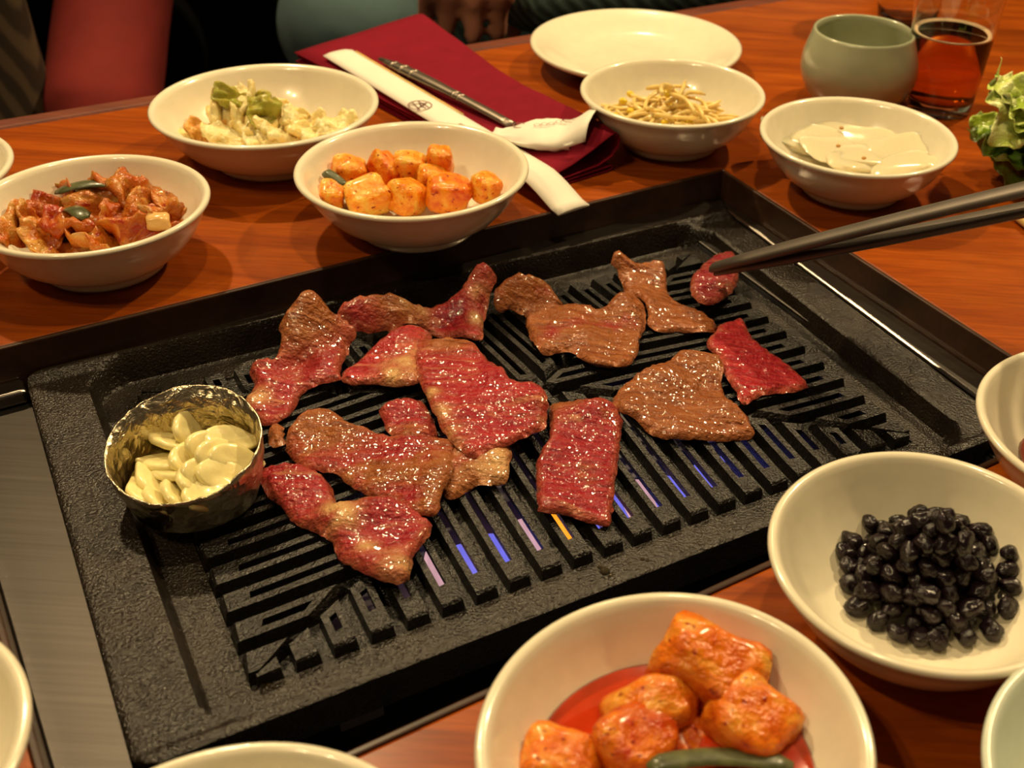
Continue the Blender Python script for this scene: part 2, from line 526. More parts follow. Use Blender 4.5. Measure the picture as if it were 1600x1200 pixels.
bpart('burner_deck', box_mesh('burner_deck', 0.06, 0.36, 0.045, 0.225, -0.0735, -0.0720, pw), M_BURN)

# ------------------------------------------------------------------ bowls and plates
BPROF = [(0, 0.03), (0.44, 0.03), (0.455, 0.0), (0.52, 0.0), (0.535, 0.03), (0.545, 0.07), (0.63, 0.115), (0.74, 0.20), (0.84, 0.32), (0.92, 0.455), (0.962, 0.545),
         (0.985, 0.566), (1.0, 0.585), (1.0, 0.602), (0.985, 0.618), (0.958, 0.618), (0.935, 0.60), (0.915, 0.565), (0.87, 0.465), (0.79, 0.335), (0.69, 0.225), (0.58, 0.150), (0.44, 0.105), (0.25, 0.088), (0, 0.083)]
bowl_me = lathe_mesh('bowl', BPROF, 96)
bowl_me.materials.append(M_BOWL)
INN = [(0, 0.083), (0.25, 0.088), (0.44, 0.105), (0.58, 0.150), (0.69, 0.225), (0.79, 0.335), (0.87, 0.465), (0.915, 0.565), (0.94, 0.61)]
def inner_z(rn):
    for (r0, z0), (r1, z1) in zip(INN, INN[1:]):
        if rn <= r1: return z0 + (z1 - z0) * (rn - r0) / (r1 - r0)
    return 0.62
BOWLS = {}; ZS = 0.0605
def bowl(key, x, y, r, label, mat=None, z=0.001):
    me = bowl_me
    if mat:
        me = bowl_me.copy(); me.materials.clear(); me.materials.append(mat)
    o = link('side_dish_bowl', me); o.location = (x, y, z); o.scale = (r, r, ZS)
    BOWLS[key] = (x, y, r, z)
    tag(o, label, 'bowl', 'white side dish bowls around the grill')
    return o
bowl('A', -0.2627, 0.6872, 0.0685, 'white ceramic bowl of pale cabbage kimchi beside the burgundy napkin')
bowl('B', -0.1537, 0.6084, 0.0653, 'white ceramic bowl of cubed radish kimchi standing over the paper chopstick sleeve')
bowl('C', -0.3082, 0.5425, 0.0591, 'white ceramic bowl of red cabbage kimchi with dark green strips')
bowl('D', -0.0105, 0.7504, 0.0618, 'white ceramic bowl of bean sprouts in front of the empty plate')
bowl('E', 0.1081, 0.6953, 0.0622, 'white ceramic bowl of translucent white jelly slices by the celadon cup')
bowl('G', 0.0971, 0.3140, 0.0585, 'white ceramic bowl of glossy black beans')
bowl('H', 0.0082, 0.2260, 0.0600, 'white ceramic bowl of large radish kimchi chunks in red broth')
bowl('I', -0.2382, 0.1958, 0.0600, 'white ceramic bowl beside the front left corner of the steel housing')
bowl('J', -0.1055, 0.1553, 0.0600, 'white ceramic bowl beside the bowl of radish chunks, near the pan edge')
bowl('K', 0.1596, 0.2174, 0.0600, 'pale green celadon bowl beside the bowl of black beans',
     simple('celadon_white', (0.68, 0.74, 0.62), 0.2, var=0.03, nscale=8, coat=0.5))
bowl('L', 0.1906, 0.4010, 0.0600, 'white ceramic bowl of dark red chili paste by the right corner of the pan')
bowl('M', -0.4265, 0.5654, 0.0600, 'white ceramic bowl next to the red cabbage kimchi bowl')
PPROF = [(0, 0.06), (0.50, 0.06), (0.52, 0.0), (0.60, 0.0), (0.63, 0.05), (0.80, 0.13), (0.97, 0.215), (1.0, 0.235), (1.0, 0.262), (0.975, 0.27), (0.93, 0.258), (0.80, 0.19), (0.70, 0.135), (0.62, 0.108), (0.4, 0.10), (0, 0.098)]
pl = link('dinner_plate', lathe_mesh('plate', PPROF, 96), M_BOWL)
pl.location = (-0.0426, 0.8901 - 0.002, 0.0005); pl.scale = (0.0814,) * 3
pl.location.y += 0.0
tag(pl, 'empty white ceramic plate with a flat sloping rim', 'plate')
#--BODY--
# ------------------------------------------------------------------ meat
def catmull(pts, n=5):
    out = []; m = len(pts)
    for i in range(m):
        p0, p1, p2, p3 = pts[(i - 1) % m], pts[i], pts[(i + 1) % m], pts[(i + 2) % m]
        for k in range(n):
            t = k / n
            out.append(0.5 * ((2 * p1) + (p2 - p0) * t + (2 * p0 - 5 * p1 + 4 * p2 - p3) * t * t + (3 * p1 - p0 - 3 * p2 + p3) * t ** 3))
    return out
def inside(p, poly):
    c = False; j = len(poly) - 1
    for i in range(len(poly)):
        a, b = poly[i], poly[j]
        if (a.y > p.y) != (b.y > p.y) and p.x < (b.x - a.x) * (p.y - a.y) / (b.y - a.y) + a.x: c = not c
        j = i
    return c
def edge_dist(p, poly):
    d = 9.0
    for a, b in zip(poly, poly[1:] + poly[:1]):
        ab_ = b - a; t = max(0, min(1, (p - a).dot(ab_) / max(ab_.length_squared, 1e-12)))
        d = min(d, (p - a - ab_ * t).length)
    return d
def slab_mesh(name, poly, thick, zfun, step, seed, zones=((), ()), rough=0.0009, wave=0.0018, wlen=0.022, ripple=0.0):
    """closed slab over a 2D outline: top and bottom follow zfun, edges rounded"""
    mn = Vector((min(p.x for p in poly), min(p.y for p in poly))); mx = Vector((max(p.x for p in poly), max(p.y for p in poly)))
    pts = list(poly); nb = len(pts)
    y = mn.y; row = 0
    while y < mx.y:
        x = mn.x + (step / 2 if row % 2 else 0)
        while x < mx.x:
            p = Vector((x, y))
            if inside(p, poly) and edge_dist(p, poly) > step * 0.45: pts.append(p)
            x += step
        y += step * 0.87; row += 1
    res = delaunay_2d_cdt(pts, [(i, (i + 1) % nb) for i in range(nb)], [], 1, 1e-7)
    vo, fo = res[0], res[2]
    so = Vector((seed * 13.7, seed * 5.1, seed * 2.3))
    R = thick * 0.75
    topv, botv = [], []
    for p in vo:
        d = edge_dist(p, poly)
        pr = math.sqrt(max(0.0, 1 - (1 - min(1, d / R)) ** 2)) if d < R else 1.0
        q = Vector((p.x, p.y, 0))
        w = wave * noise.noise(q / wlen + so) * 2
        r = rough * (noise.noise(q / 0.0045 + so) + 0.6 * noise.noise(q / 0.0021 + so))
        z = zfun(p.x, p.y) + max(w, -wave * 0.6)
        topv.append(Vector((p.x, p.y, z + thick * (0.42 + 0.58 * pr) + r)))
        botv.append(Vector((p.x, p.y, z + thick * (0.38 * (1 - pr)))))
    n = len(vo)
    rims = [edge_dist(p, poly) for p in vo]
    cnt = {}
    for f in fo:
        for a, b in zip(f, f[1:] + f[:1]):
            cnt[(a, b)] = 1
    fs = [tuple(f) for f in fo] + [tuple(n + i for i in reversed(f)) for f in fo]
    for (a, b) in list(cnt):
        if (b, a) not in cnt: fs.append((b, a, n + a, n + b))
    me = fixn(mesh(name, topv + botv, fs))
    at = me.color_attributes.new('zones', 'FLOAT_COLOR', 'POINT')
    for i in range(2 * n):
        p = vo[i % n]; d = rims[i % n]
        q = Vector((p.x, p.y, 0))
        wob = 0.6 + 0.8 * noise.noise(q / 0.006 + so)
        rim = max(0.0, 1 - d / 0.0042) * max(0, min(1, wob + 0.2))
        ck = sum(math.exp(-((p.x - c.x) ** 2 + (p.y - c.y) ** 2) / (rr * rr)) for c, rr in zones[0])
        ft = sum(math.exp(-((p.x - c.x) ** 2 + (p.y - c.y) ** 2) / (rr * rr)) for c, rr in zones[1])
        at.data[i].color = (rim, min(1, ck * 0.9), min(1, ft) * max(0, min(1, 0.75 + 1.2 * noise.noise(q / 0.007 + so))), 1)
    return me
def meat_mat(name, cook, ang, redness=1.0, fat=0.5):
    m, nt, b = new_mat(name)
    v = coords(nt, (55, 420, 60), (0, 0, ang))
    fib = noise_n(nt, v, 1.0, 4, 0.6, 0.35)
    v3 = coords(nt, (28, 130, 40), (0, 0, ang))
    marb = noise_n(nt, v3, 1.0, 4, 0.6, 0.8)
    big = noise_n(nt, coords(nt), 38, 3, 0.55)
    fine = noise_n(nt, coords(nt), 300, 2, 0.55)
    raw = ramp(nt, fib, [(0.25, (0.15 * redness, 0.004, 0.010)), (0.5, (0.31 * redness, 0.014, 0.024)), (0.8, (0.46 * redness, 0.055, 0.050))])
    cooked = ramp(nt, fib, [(0.25, (0.14, 0.030, 0.008)), (0.5, (0.29, 0.085, 0.022)), (0.8, (0.44, 0.17, 0.055))])
    mr = nt.nodes.new('ShaderNodeMapRange')
    mr.inputs['From Min'].default_value = 0.72 - cook * 0.62; mr.inputs['From Max'].default_value = 0.88 - cook * 0.62
    nt.links.new(big, mr.inputs['Value'])
    va = nt.nodes.new('ShaderNodeVertexColor'); va.layer_name = 'zones'
    sx = nt.nodes.new('ShaderNodeSeparateColor'); nt.links.new(va.outputs['Color'], sx.inputs[0])
    mxm = nt.nodes.new('ShaderNodeMath'); mxm.operation = 'MAXIMUM'
    nt.links.new(mr.outputs[0], mxm.inputs[0]); nt.links.new(sx.outputs[1], mxm.inputs[1])
    c = mixc(nt, mxm.outputs[0], raw, cooked)
    rm_ = nt.nodes.new('ShaderNodeMath'); rm_.operation = 'MULTIPLY'; rm_.inputs[1].default_value = 0.5
    nt.links.new(sx.outputs[0], rm_.inputs[0])
    c = mixc(nt, rm_.outputs[0], c, (0.46, 0.17, 0.075))
    c = mixc(nt, sx.outputs[2], c, (0.62, 0.36, 0.15))
    fr = nt.nodes.new('ShaderNodeMapRange')
    fr.inputs['From Min'].default_value = 0.66 - fat * 0.14; fr.inputs['From Max'].default_value = 0.76 - fat * 0.10
    fr.inputs['To Max'].default_value = 0.75
    nt.links.new(marb, fr.inputs['Value'])
    c = mixc(nt, fr.outputs[0], c, (0.50, 0.20, 0.10))
    nt.links.new(c, b.inputs['Base Color'])
    rr = nt.nodes.new('ShaderNodeMapRange'); rr.inputs['To Min'].default_value = 0.12; rr.inputs['To Max'].default_value = 0.42
    nt.links.new(fine, rr.inputs['Value']); nt.links.new(rr.outputs[0], b.inputs['Roughness'])
    b.inputs['Subsurface Weight'].default_value = 0.04; b.inputs['Subsurface Scale'].default_value = 0.003
    b.inputs['Subsurface Radius'].default_value = (1, 0.3, 0.2)
    b.inputs['Specular IOR Level'].default_value = 0.2
    b.inputs['Coat Weight'].default_value = 1.0; b.inputs['Coat Roughness'].default_value = 0.06
    n1 = bump(nt, b, fib, 0.7, 0.0016)
    n2 = bump(nt, b, fine, 0.75, 0.0026, n1)
    cb = nt.nodes.new('ShaderNodeBump'); cb.inputs['Strength'].default_value = 0.6; cb.inputs['Distance'].default_value = 0.0020
    nt.links.new(noise_n(nt, coords(nt), 260, 1), cb.inputs['Height']); nt.links.new(cb.outputs['Normal'], b.inputs['Coat Normal'])
    return m
def on_grate(u, v, h):
    z = ZFL
    for _ in range(22):
        p = un(u, v, z); s, t = to_st(p); z = 0.5 * z + 0.5 * (rest_top(s, t) + h)
    return un(u, v, z)
MEATN = [0]
def meat(label, pxs, cook, ang, h=0.0, thick=0.0045, bumps=(), redness=1.0, fat=0.5, wave=0.0018, name='meat_slice', brown=(), cream=()):
    MEATN[0] += 1; sd = MEATN[0]
    q = [on_grate(u, v, h + thick * 0.6) for u, v in pxs]
    poly = catmull([Vector((p.x, p.y)) for p in q], 5)
    poly = [p + Vector((noise.noise(Vector((p.x * 260, p.y * 260, sd))), noise.noise(Vector((p.x * 260, p.y * 260, sd + 50))))) * 0.0011 for p in poly]
    bl = [(on_grate(u, v, h), r, hh) for (u, v, r, hh) in bumps]
    def zf(x, y):
        s, t = to_st(Vector((x, y, 0)))
        z = rest_top(s, t) + h
        for c, r, hh in bl:
            z += hh * math.exp(-((x - c.x) ** 2 + (y - c.y) ** 2) / (r * r))
        return z
    zn = [[(on_grate(u, v, h), r) for (u, v, r) in q_] for q_ in (brown, cream)]
    me = slab_mesh('meat', poly, thick, zf, 0.0021, sd, zn, wave=wave)
    c = sum((v.co for v in me.vertices), Vector()) / len(me.vertices)
    localize(me, c)
    o = link(name, me, meat_mat('meat_%d' % sd, cook, ang, redness, fat)); o.location = c
    return tag(o, label, 'meat', 'beef slices cooking on the grill')
def z4(pts, ox=360, oy=400, k=4.0): return [(ox + x / k, oy + y / k) for x, y in pts]
def z28(pts): return z4(pts, 720, 380, 2.857)
def z26(pts): return z4(pts, 300, 700, 2.667)
def z25(pts): return z4(pts, 780, 560, 2.5)
meat('small browned beef scrap at the back, beside the long folded strip', z28([(155,200),(230,170),(270,155),(350,165),(400,190),(430,230),(450,260),(400,280),(350,290),(290,310),(230,290),(180,300),(150,280)]), 0.75, 0.5, 0.001, 0.006, [(810, 445, 0.012, 0.004)])
meat('pale browned end of beef peeking out from under the large red slice', [(690,700),(735,700),(765,698),(795,697),(801,712),(797,735),(790,757),(765,758),(745,757),(725,768),(700,778),(690,760)], 0.62, 1.0, 0.0, 0.0045, [(780, 720, 0.010, 0.003)], fat=1.0, cream=((775,735,.012),))
meat('small red beef flap tucked between the large red slice and the browned strip', z4([(940,970),(1000,930),(1120,900),(1200,910),(1250,1000),(1300,1100),(1230,1150),(1060,1150),(980,1080),(940,1010)]), 0.30, 0.4, 0.0, 0.004, [(620, 640, 0.012, 0.003)])
meat('long irregular raw beef slice with a browned top corner, beside the foil cup', z4([(300,430),(420,320),(490,270),(540,275),(640,370),(720,410),(800,480),(750,560),(740,640),(690,740),(700,780),(600,800),(490,830),(430,860),(370,980),(300,1030),(230,1050),(150,1010),(85,940),(110,880),(150,820),(125,740),(160,680),(270,660),(310,580),(320,500)]), 0.22, 0.9, 0.0, 0.005, [(505, 560, 0.014, 0.005), (415, 600, 0.010, 0.004), (490, 480, 0.014, 0.005), (510, 585, 0.009, 0.004)], wave=0.003, brown=((485,485,.020),(470,510,.016)), cream=((405,635,.006),))
meat('long folded raw beef strip lying along the back of the grate', z4([(650,380),(720,310),(830,285),(960,280),(1070,300),(1120,330),(1290,300),(1420,265),(1480,200),(1560,120),(1640,140),(1665,200),(1620,325),(1585,440),(1570,520),(1430,510),(1290,500),(1200,480),(1090,490),(1010,520),(980,490),(880,490),(800,480),(700,400)]), 0.25, 0.3, 0.0015, 0.005, [(760, 450, 0.012, 0.009), (640, 515, 0.010, 0.005), (580, 485, 0.014, 0.005), (735, 510, 0.009, 0.005)], fat=0.8, wave=0.003, brown=((600,478,.012),(640,510,.010)), cream=((750,485,.006),(650,503,.006),(745,520,.004)))
meat('triangular bright red beef slice edged with cream fat', z4([(700,720),(800,650),(900,590),(1040,510),(1130,490),(1260,520),(1200,600),(1180,700),(1180,800),(1100,810),(990,800),(880,780),(760,790),(700,770)]), 0.08, 0.5, 0.002, 0.006, [(635, 545, 0.014, 0.006)], redness=1.2, fat=0.85, cream=((645,580,.012),(625,600,.009)))
meat('browned striped beef slice lying over the middle bars beside the red flap', [(452,677),(467,662),(487,645),(520,647),(540,660),(572,670),(600,677),(640,684),(680,685),(712,688),(710,720),(705,750),(692,775),(683,808),(649,805),(607,782),(562,764),(525,737),(500,738),(470,728),(448,700)], 0.42, -0.35, 0.002, 0.005, [(500, 670, 0.016, 0.003), (680, 740, 0.014, 0.002)], brown=((480,665,.020),(540,675,.020),(700,700,.010)))
meat('largest raw red beef slice, marbled, in the middle of the grate', [(645,545),(660,532),(685,535),(710,534),(741,541),(765,562),(786,579),(804,600),(835,602),(851,614),(856,632),(855,653),(849,667),(828,677),(800,691),(769,702),(741,711),(720,700),(700,680),(680,650),(662,610),(652,580)], 0.12, 0.9, 0.006, 0.005, [(840, 630, 0.010, 0.004), (700, 545, 0.014, 0.003)], redness=1.12, fat=0.55, brown=((690,545,.012),(720,545,.012)), cream=((675,625,.004),(688,655,.005),(706,690,.006)))
meat('twisted raw beef strip in front, beside the foil cup', z26([(280,110),(330,80),(430,65),(540,110),(590,180),(610,240),(700,235),(850,240),(960,280),(1000,330),(970,400),(930,460),(900,560),(820,570),(740,540),(680,500),(620,460),(580,390),(520,350),(440,310),(370,240),(310,190)]), 0.10, -0.6, 0.0, 0.006, [(455, 760, 0.012, 0.003), (600, 800, 0.012, 0.004), (540, 830, 0.010, 0.004), (640, 890, 0.010, 0.002)], fat=0.6, cream=((530,815,.008),(540,835,.006),(625,905,.007),(575,870,.004)))
meat('upright rectangular red beef slice over the lit front bars', z25([(195,175),(300,170),(440,190),(480,230),(475,310),(465,400),(450,520),(440,620),(420,655),(370,640),(280,620),(170,615),(150,590),(145,490),(150,400),(190,330),(200,260)]), 0.22, 0.2, 0.0, 0.005, [(860, 800, 0.012, 0.003), (930, 660, 0.014, 0.003)], brown=((860,640,.010),(900,635,.008)))
meat('wide well browned beef slice right of the rectangular red slice', z25([(440,150),(490,100),(560,70),(640,50),(690,15),(740,12),(850,30),(875,60),(870,110),(920,180),(970,230),(1000,285),(940,305),(820,315),(730,320),(640,310),(580,280),(530,240),(480,220),(450,190)]), 0.88, -0.1, 0.0, 0.005, [(1065, 580, 0.012, 0.005), (1040, 600, 0.012, 0.003), (1120, 580, 0.010, 0.004)], wave=0.0026)
meat('raw pink red beef slice lying at the right end of the grate', z28([(1100,430),(1140,390),(1160,360),(1250,335),(1275,370),(1310,430),(1370,480),(1430,520),(1500,570),(1550,620),(1530,645),(1440,660),(1370,665),(1310,690),(1280,710),(1250,700),(1220,650),(1180,590),(1150,510),(1110,470)]), 0.05, -0.7, 0.0, 0.0045, redness=1.2, fat=0.3, wave=0.001)
meat('browned beef slice curling up behind the center of the grate', z28([(290,330),(320,285),(380,290),(480,290),(560,300),(640,305),(700,270),(770,265),(820,300),(825,360),(800,420),(790,480),(750,530),(690,550),(600,545),(550,520),(500,470),(430,470),(370,485),(330,450),(300,400)]), 0.66, 0.3, 0.0005, 0.0055, [(860, 490, 0.014, 0.004), (985, 490, 0.014, 0.006)], wave=0.003)
meat('browned beef slice with a raised narrow corner at the back of the grate', z28([(680,90),(700,70),(740,100),(790,110),(870,105),(910,150),(930,220),(980,270),(1060,300),(1120,340),(1145,370),(1120,395),(1040,390),(970,380),(920,385),(840,370),(830,300),(790,260),(740,240),(710,190),(670,130)]), 0.82, -0.5, 0.0, 0.005, [(965, 425, 0.012, 0.006), (1030, 425, 0.012, 0.005), (1010, 480, 0.014, 0.003)], wave=0.0024)
meat('tiny browned beef scrap next to the foil cup', [(418,672),(424,663),(436,661),(443,668),(444,682),(447,694),(430,698),(420,692)], 0.9, 0.0, 0.0, 0.006, name='meat_scrap')
meat('dark red beef slice held in the steel tongs', [(1085,428),(1100,408),(1122,398),(1145,398),(1156,415),(1152,440),(1140,462),(1118,474),(1094,470),(1078,450)], 0.2, 1.2, 0.008, 0.006, [], redness=0.8)

# oil droplets on the pan floor
M_DROP = simple('oil_drop', (0.20, 0.16, 0.10), 0.04, trans=0.8, ior=1.4)
drop_me = lathe_mesh('oil_droplet', [(0, 0.0), (1.0, 0.0), (0.92, 0.3), (0.6, 0.6), (0, 0.72)], 14)
for (u, v, r_) in ((409, 1068, .0020), (402, 1052, .0010), (420, 1070, .0010), (377, 1040, .0009), (945, 893, .0024), (938, 886, .0012), (955, 900, .0014), (1004, 874, .0011), (1012, 876, .0009), (360, 1090, .0008)):
    o = link('oil_droplet', drop_me, M_DROP); s_, t_ = to_st(un(u, v, ZFL)); o.location = pw(s_, t_, pan_z(s_, t_) - 0.0001); o.scale = (r_,) * 3
    tag(o, 'tiny shiny oil droplet on the black pan floor', 'oil', 'oil droplets on the pan')

# ------------------------------------------------------------------ tongs
M_TONG = steel_mat('dark_tong_steel', (0.20, 0.175, 0.155), 0.55, (40, 40, 40))
tip = un(1118, 420, 0.000); hnd = un(1600, 312, 0.085); dirn = (hnd - tip)
tong = empty('serving_tongs', tip)
tag(tong, 'dark steel tongs reaching over the table to the grill', 'tongs')
def tgpart(name, me):
    o = link(name, me, M_TONG); o.parent = tong; o.matrix_parent_inverse = Matrix.Translation(-tip); return o
sidev = dirn.cross(Vector((0, 0, 1))).normalized(); upv = sidev.cross(dirn).normalized()
for sg in (-1, 1):
    pts, rd = [], []
    for k in range(13):
        q = k / 12; L = 1.7 * q
        sp = (0.0020 + 0.0065 * math.sin(min(1, q * 1.15) * PI * 0.62)) * (1 if q < 0.97 else 0.8)
        pts.append(tip + dirn * L + (upv * 0.80 + sidev * 0.60) * sp * sg); rd.append(0.0080 if q > 0.12 else 0.0080 - 0.002 * (1 - q / 0.12))
    tgpart('tong_arm', tube_mesh('tong_arm', pts, rd, 8, True, 0.40))
tgpart('hinge', tube_mesh('hinge', [tip + dirn * 1.69 + upv * 0.008, tip + dirn * 1.73, tip + dirn * 1.69 - upv * 0.008], [0.007] * 3, 10, True, 0.6))

# ------------------------------------------------------------------ foil cup with garlic
FX, FT = 0.0520, 0.1400
fz = max(grate_top(FX + 0.02, FT), ZFL + 0.003)
fbase = pw(FX, FT, fz)
def foil_mat():
    m, nt, b = new_mat('crinkled_foil')
    b.inputs['Base Color'].default_value = (0.80, 0.72, 0.52, 1); b.inputs['Metallic'].default_value = 1.0
    f = noise_n(nt, coords(nt), 130, 3, 0.6, 0.5)
    vo = nt.nodes.new('ShaderNodeTexVoronoi'); vo.inputs['Scale'].default_value = 190
    nt.links.new(coords(nt), vo.inputs['Vector'])
    nt.links.new(ramp(nt, f, [(0.3, (0.55, 0.46, 0.30)), (0.7, (0.85, 0.76, 0.55))]), b.inputs['Base Color'])
    b.inputs['Roughness'].default_value = 0.28
    n1 = bump(nt, b, vo.outputs['Distance'], 0.45, 0.0020)
    bump(nt, b, f, 0.5, 0.003, n1)
    return m
n = 72; vs, fs = [], []
ring_prof = [(0.0, 0.0), (0.020, 0.0), (0.0245, 0.003), (0.0275, 0.014), (0.0295, 0.024), (0.0305, 0.0335), (0.0298, 0.0335), (0.0287, 0.024), (0.0266, 0.014), (0.0236, 0.0045), (0.018, 0.0018), (0.0, 0.0018)]
rings = []
for q, (r, z) in enumerate(ring_prof):
    if r == 0: rings.append([len(vs)]); vs.append(Vector((0, 0, z))); continue
    rings.append(list(range(len(vs), len(vs) + n)))
    for i in range(n):
        a = 2 * PI * i / n
        cr = 0.0009 * noise.noise(Vector((math.cos(a) * 5, math.sin(a) * 5, z * 120))) + 0.0005 * noise.noise(Vector((math.cos(a) * 14, math.sin(a) * 14, z * 200)))
        rr_ = r * (1 + 0.05 * math.cos(2 * a - 0.6)) + cr * (1 if z > 0.003 else 0.3)
        zz = z + (0.0012 * noise.noise(Vector((math.cos(a) * 9, math.sin(a) * 9, 3))) + 0.0095 * math.sin(a - 0.10) if z > 0.03 else (0.003 * math.sin(a - 0.1) if z > 0.02 else 0))
        vs.append(Vector((rr_ * math.cos(a), rr_ * math.sin(a), zz)))
for A, B in zip(rings, rings[1:]):
    for i in range(n):
        j = (i + 1) % n
        if len(A) == 1: fs.append((A[0], B[j], B[i]))
        elif len(B) == 1: fs.append((A[i], A[j], B[0]))
        else: fs.append((A[i], A[j], B[j], B[i]))
foil = link('foil_cup', fixn(mesh('foil', vs, fs)), foil_mat()); foil.location = fbase
tag(foil, 'crinkled aluminum foil cup holding sliced garlic', 'foil cup')
M_GAR = simple('garlic_flesh', (0.86, 0.76, 0.36), 0.25, var=0.12, nscale=90, bumps=0.15, bscale=300, coat=0.5, sss=0.25, ssr=0.004)
oil = link('garlic_oil', lathe_mesh('oil', [(0, 0.0), (0.0262, 0.0), (0.0262, 0.0006), (0, 0.0006)], 40),
           simple('cooking_oil', (0.55, 0.42, 0.10), 0.05, var=0.1, trans=0.6, ior=1.4)); oil.location = fbase + Vector((0, 0, 0.0148))
oil.scale = (0.97, 0.97, 1)
tag(oil, 'clear yellow oil around the garlic in the foil cup', 'oil', kind='stuff')
def garlic_mesh(seed, L, Wd, T):
    bm = bmesh.new(); bmesh.ops.create_uvsphere(bm, u_segments=20, v_segments=12, radius=1)
    for v in bm.verts:
        x, y, z = v.co
        w = 1 - 0.55 * sstep((x + 0.1) / 1.1)
        fz_ = math.copysign(abs(z) ** 0.35, z) if z else 0
        bend = 0.12 * (x * x)
        v.co = Vector((x * L / 2, (y * w + bend) * Wd / 2, fz_ * T / 2 + 0.0006 * noise.noise(Vector((x * 2, y * 2, seed)))))
    return bm_mesh('garlic', bm)
gm = [garlic_mesh(i, 0.0255, 0.0165, 0.0042) for i in range(3)]
# image position, height over the cup base, yaw, tilt about x, tilt about y
gl = [(262,688,.024,2.6,.5,.1),(296,668,.027,1.6,1.1,.2),(362,690,.026,.4,.4,.3),(330,700,.025,.9,.9,.5),(345,712,.0255,1.0,.9,.4),
      (255,722,.0205,3.0,.25,.1),(300,716,.0225,1.3,.8,.3),(275,742,.0215,2.9,.5,.2),(240,752,.0195,2.4,.6,-.2),(226,768,.0190,2.3,.5,.1),
      (250,778,.0185,2.2,.8,.1),(276,770,.020,2.0,.9,.2),(303,752,.021,1.7,.9,.4),(318,772,.0195,1.5,.7,.3),(326,742,.0225,.8,.8,.5),(352,742,.0225,.6,.6,.4),
      (370,722,.0235,.5,.7,.5),(330,762,.0215,.2,.3,.2)]
for i, (u, v, h, yaw, tx, ty) in enumerate(gl):
    p = un(u, v, fz + h - 0.002)
    o = link('garlic_slice', gm[i % 3], M_GAR); o.location = p
    o.rotation_euler = (tx, ty, yaw)
    tag(o, 'pale yellow garlic slice in the foil cup', 'garlic', 'garlic slices in the foil cup')

# ------------------------------------------------------------------ side dishes
def chunk_mesh(seed, amp=0.10, rough=0.03, power=3.2, sub=5):
    bm = bmesh.new(); bmesh.ops.create_cube(bm, size=2)
    bmesh.ops.subdivide_edges(bm, edges=bm.edges, cuts=sub, use_grid_fill=True)
    so = Vector((seed * 7.3, seed * 3.1, seed * 1.7))
    for v in bm.verts:
        c = v.co
        m = (abs(c.x) ** power + abs(c.y) ** power + abs(c.z) ** power) ** (1 / power)
        d = c / m
        k = 1 + amp * noise.noise(d * 1.1 + so) * 2 + rough * noise.noise(d * 5 + so)
        v.co = d * k * 0.5
    return bm_mesh('chunk', bm)
def spicy_mat(name, pale, mid, red, bias=0.5, speck=True):
    m, nt, b = new_mat(name)
    v = coords(nt)
    f = noise_n(nt, v, 2.2 if True else 1, 4, 0.6)
    tcr = ramp(nt, f, [(0.30 - 0.2 * (bias - 0.5), pale), (0.5 - 0.25 * (bias - 0.5), mid), (0.74 - 0.3 * (bias - 0.5), red)])
    if speck:
        f2 = noise_n(nt, v, 7, 2, 0.5)
        mr = nt.nodes.new('ShaderNodeMapRange'); mr.inputs['From Min'].default_value = 0.64; mr.inputs['From Max'].default_value = 0.70
        nt.links.new(f2, mr.inputs['Value'])
        tcr = mixc(nt, mr.outputs[0], tcr, (0.30, 0.018, 0.004))
    nt.links.new(tcr, b.inputs['Base Color'])
    b.inputs['Roughness'].default_value = 0.28
    b.inputs['Coat Weight'].default_value = 0.22; b.inputs['Coat Roughness'].default_value = 0.14
    b.inputs['Specular IOR Level'].default_value = 0.3
    b.inputs['Subsurface Weight'].default_value = 0.1; b.inputs['Subsurface Scale'].default_value = 0.15
    bump(nt, b, noise_n(nt, v, 5, 3), 0.22, 0.05)
    return m
M_RAD = [spicy_mat('radish_%d' % i, (0.88, 0.55, 0.10), (0.84, 0.27, 0.012), (0.60, 0.055, 0.003), b_) for i, b_ in enumerate((0.30, 0.55, 0.85))]
M_RADH = [spicy_mat('radish_broth_%d' % i, (0.84, 0.42, 0.06), (0.76, 0.18, 0.008), (0.50, 0.040, 0.003), b_) for i, b_ in enumerate((0.45, 0.7, 1.0))]
M_SCAL = simple('dark_scallion', (0.075, 0.085, 0.030), 0.35, var=0.45, nscale=150, coat=0.3, bumps=0.2)
def chunk(name, label, cat, group, key, u, v, hz, size, rot, mat, seed, power=3.2, amp=0.10):
    x, y, r, bz = BOWLS[key]
    p = un(u, v, bz + hz)
    o = link(name, chunk_mesh(seed, amp, power=power), mat); o.location = p; o.rotation_euler = rot; o.scale = size
    return tag(o, label, cat, group)
GB = 'radish cubes in the bowl over the paper sleeve'
LB = 'spicy orange radish cube in the bowl over the paper sleeve'
rb = [(546,268,.0235,(.020,.018,.015),(.2,.3,.4),1),(600,268,.0225,(.013,.022,.020),(.5,.2,.9),2),(640,262,.0245,(.019,.017,.017),(.1,.1,.15),0),(688,256,.0255,(.0150,.015,.021),(.1,.05,.1),1),
      (574,309,.0175,(.024,.021,.018),(.3,-.2,.5),0),(634,307,.0175,(.020,.020,.018),(.2,.3,1.0),1),(700,302,.0185,(.025,.021,.019),(.1,.2,.3),2),(758,293,.0220,(.0150,.016,.015),(.2,.1,.7),1),
      (519,303,.0200,(.014,.016,.013),(.4,.2,.2),1),(674,282,.0205,(.018,.016,.016),(.2,.3,.5),1)]
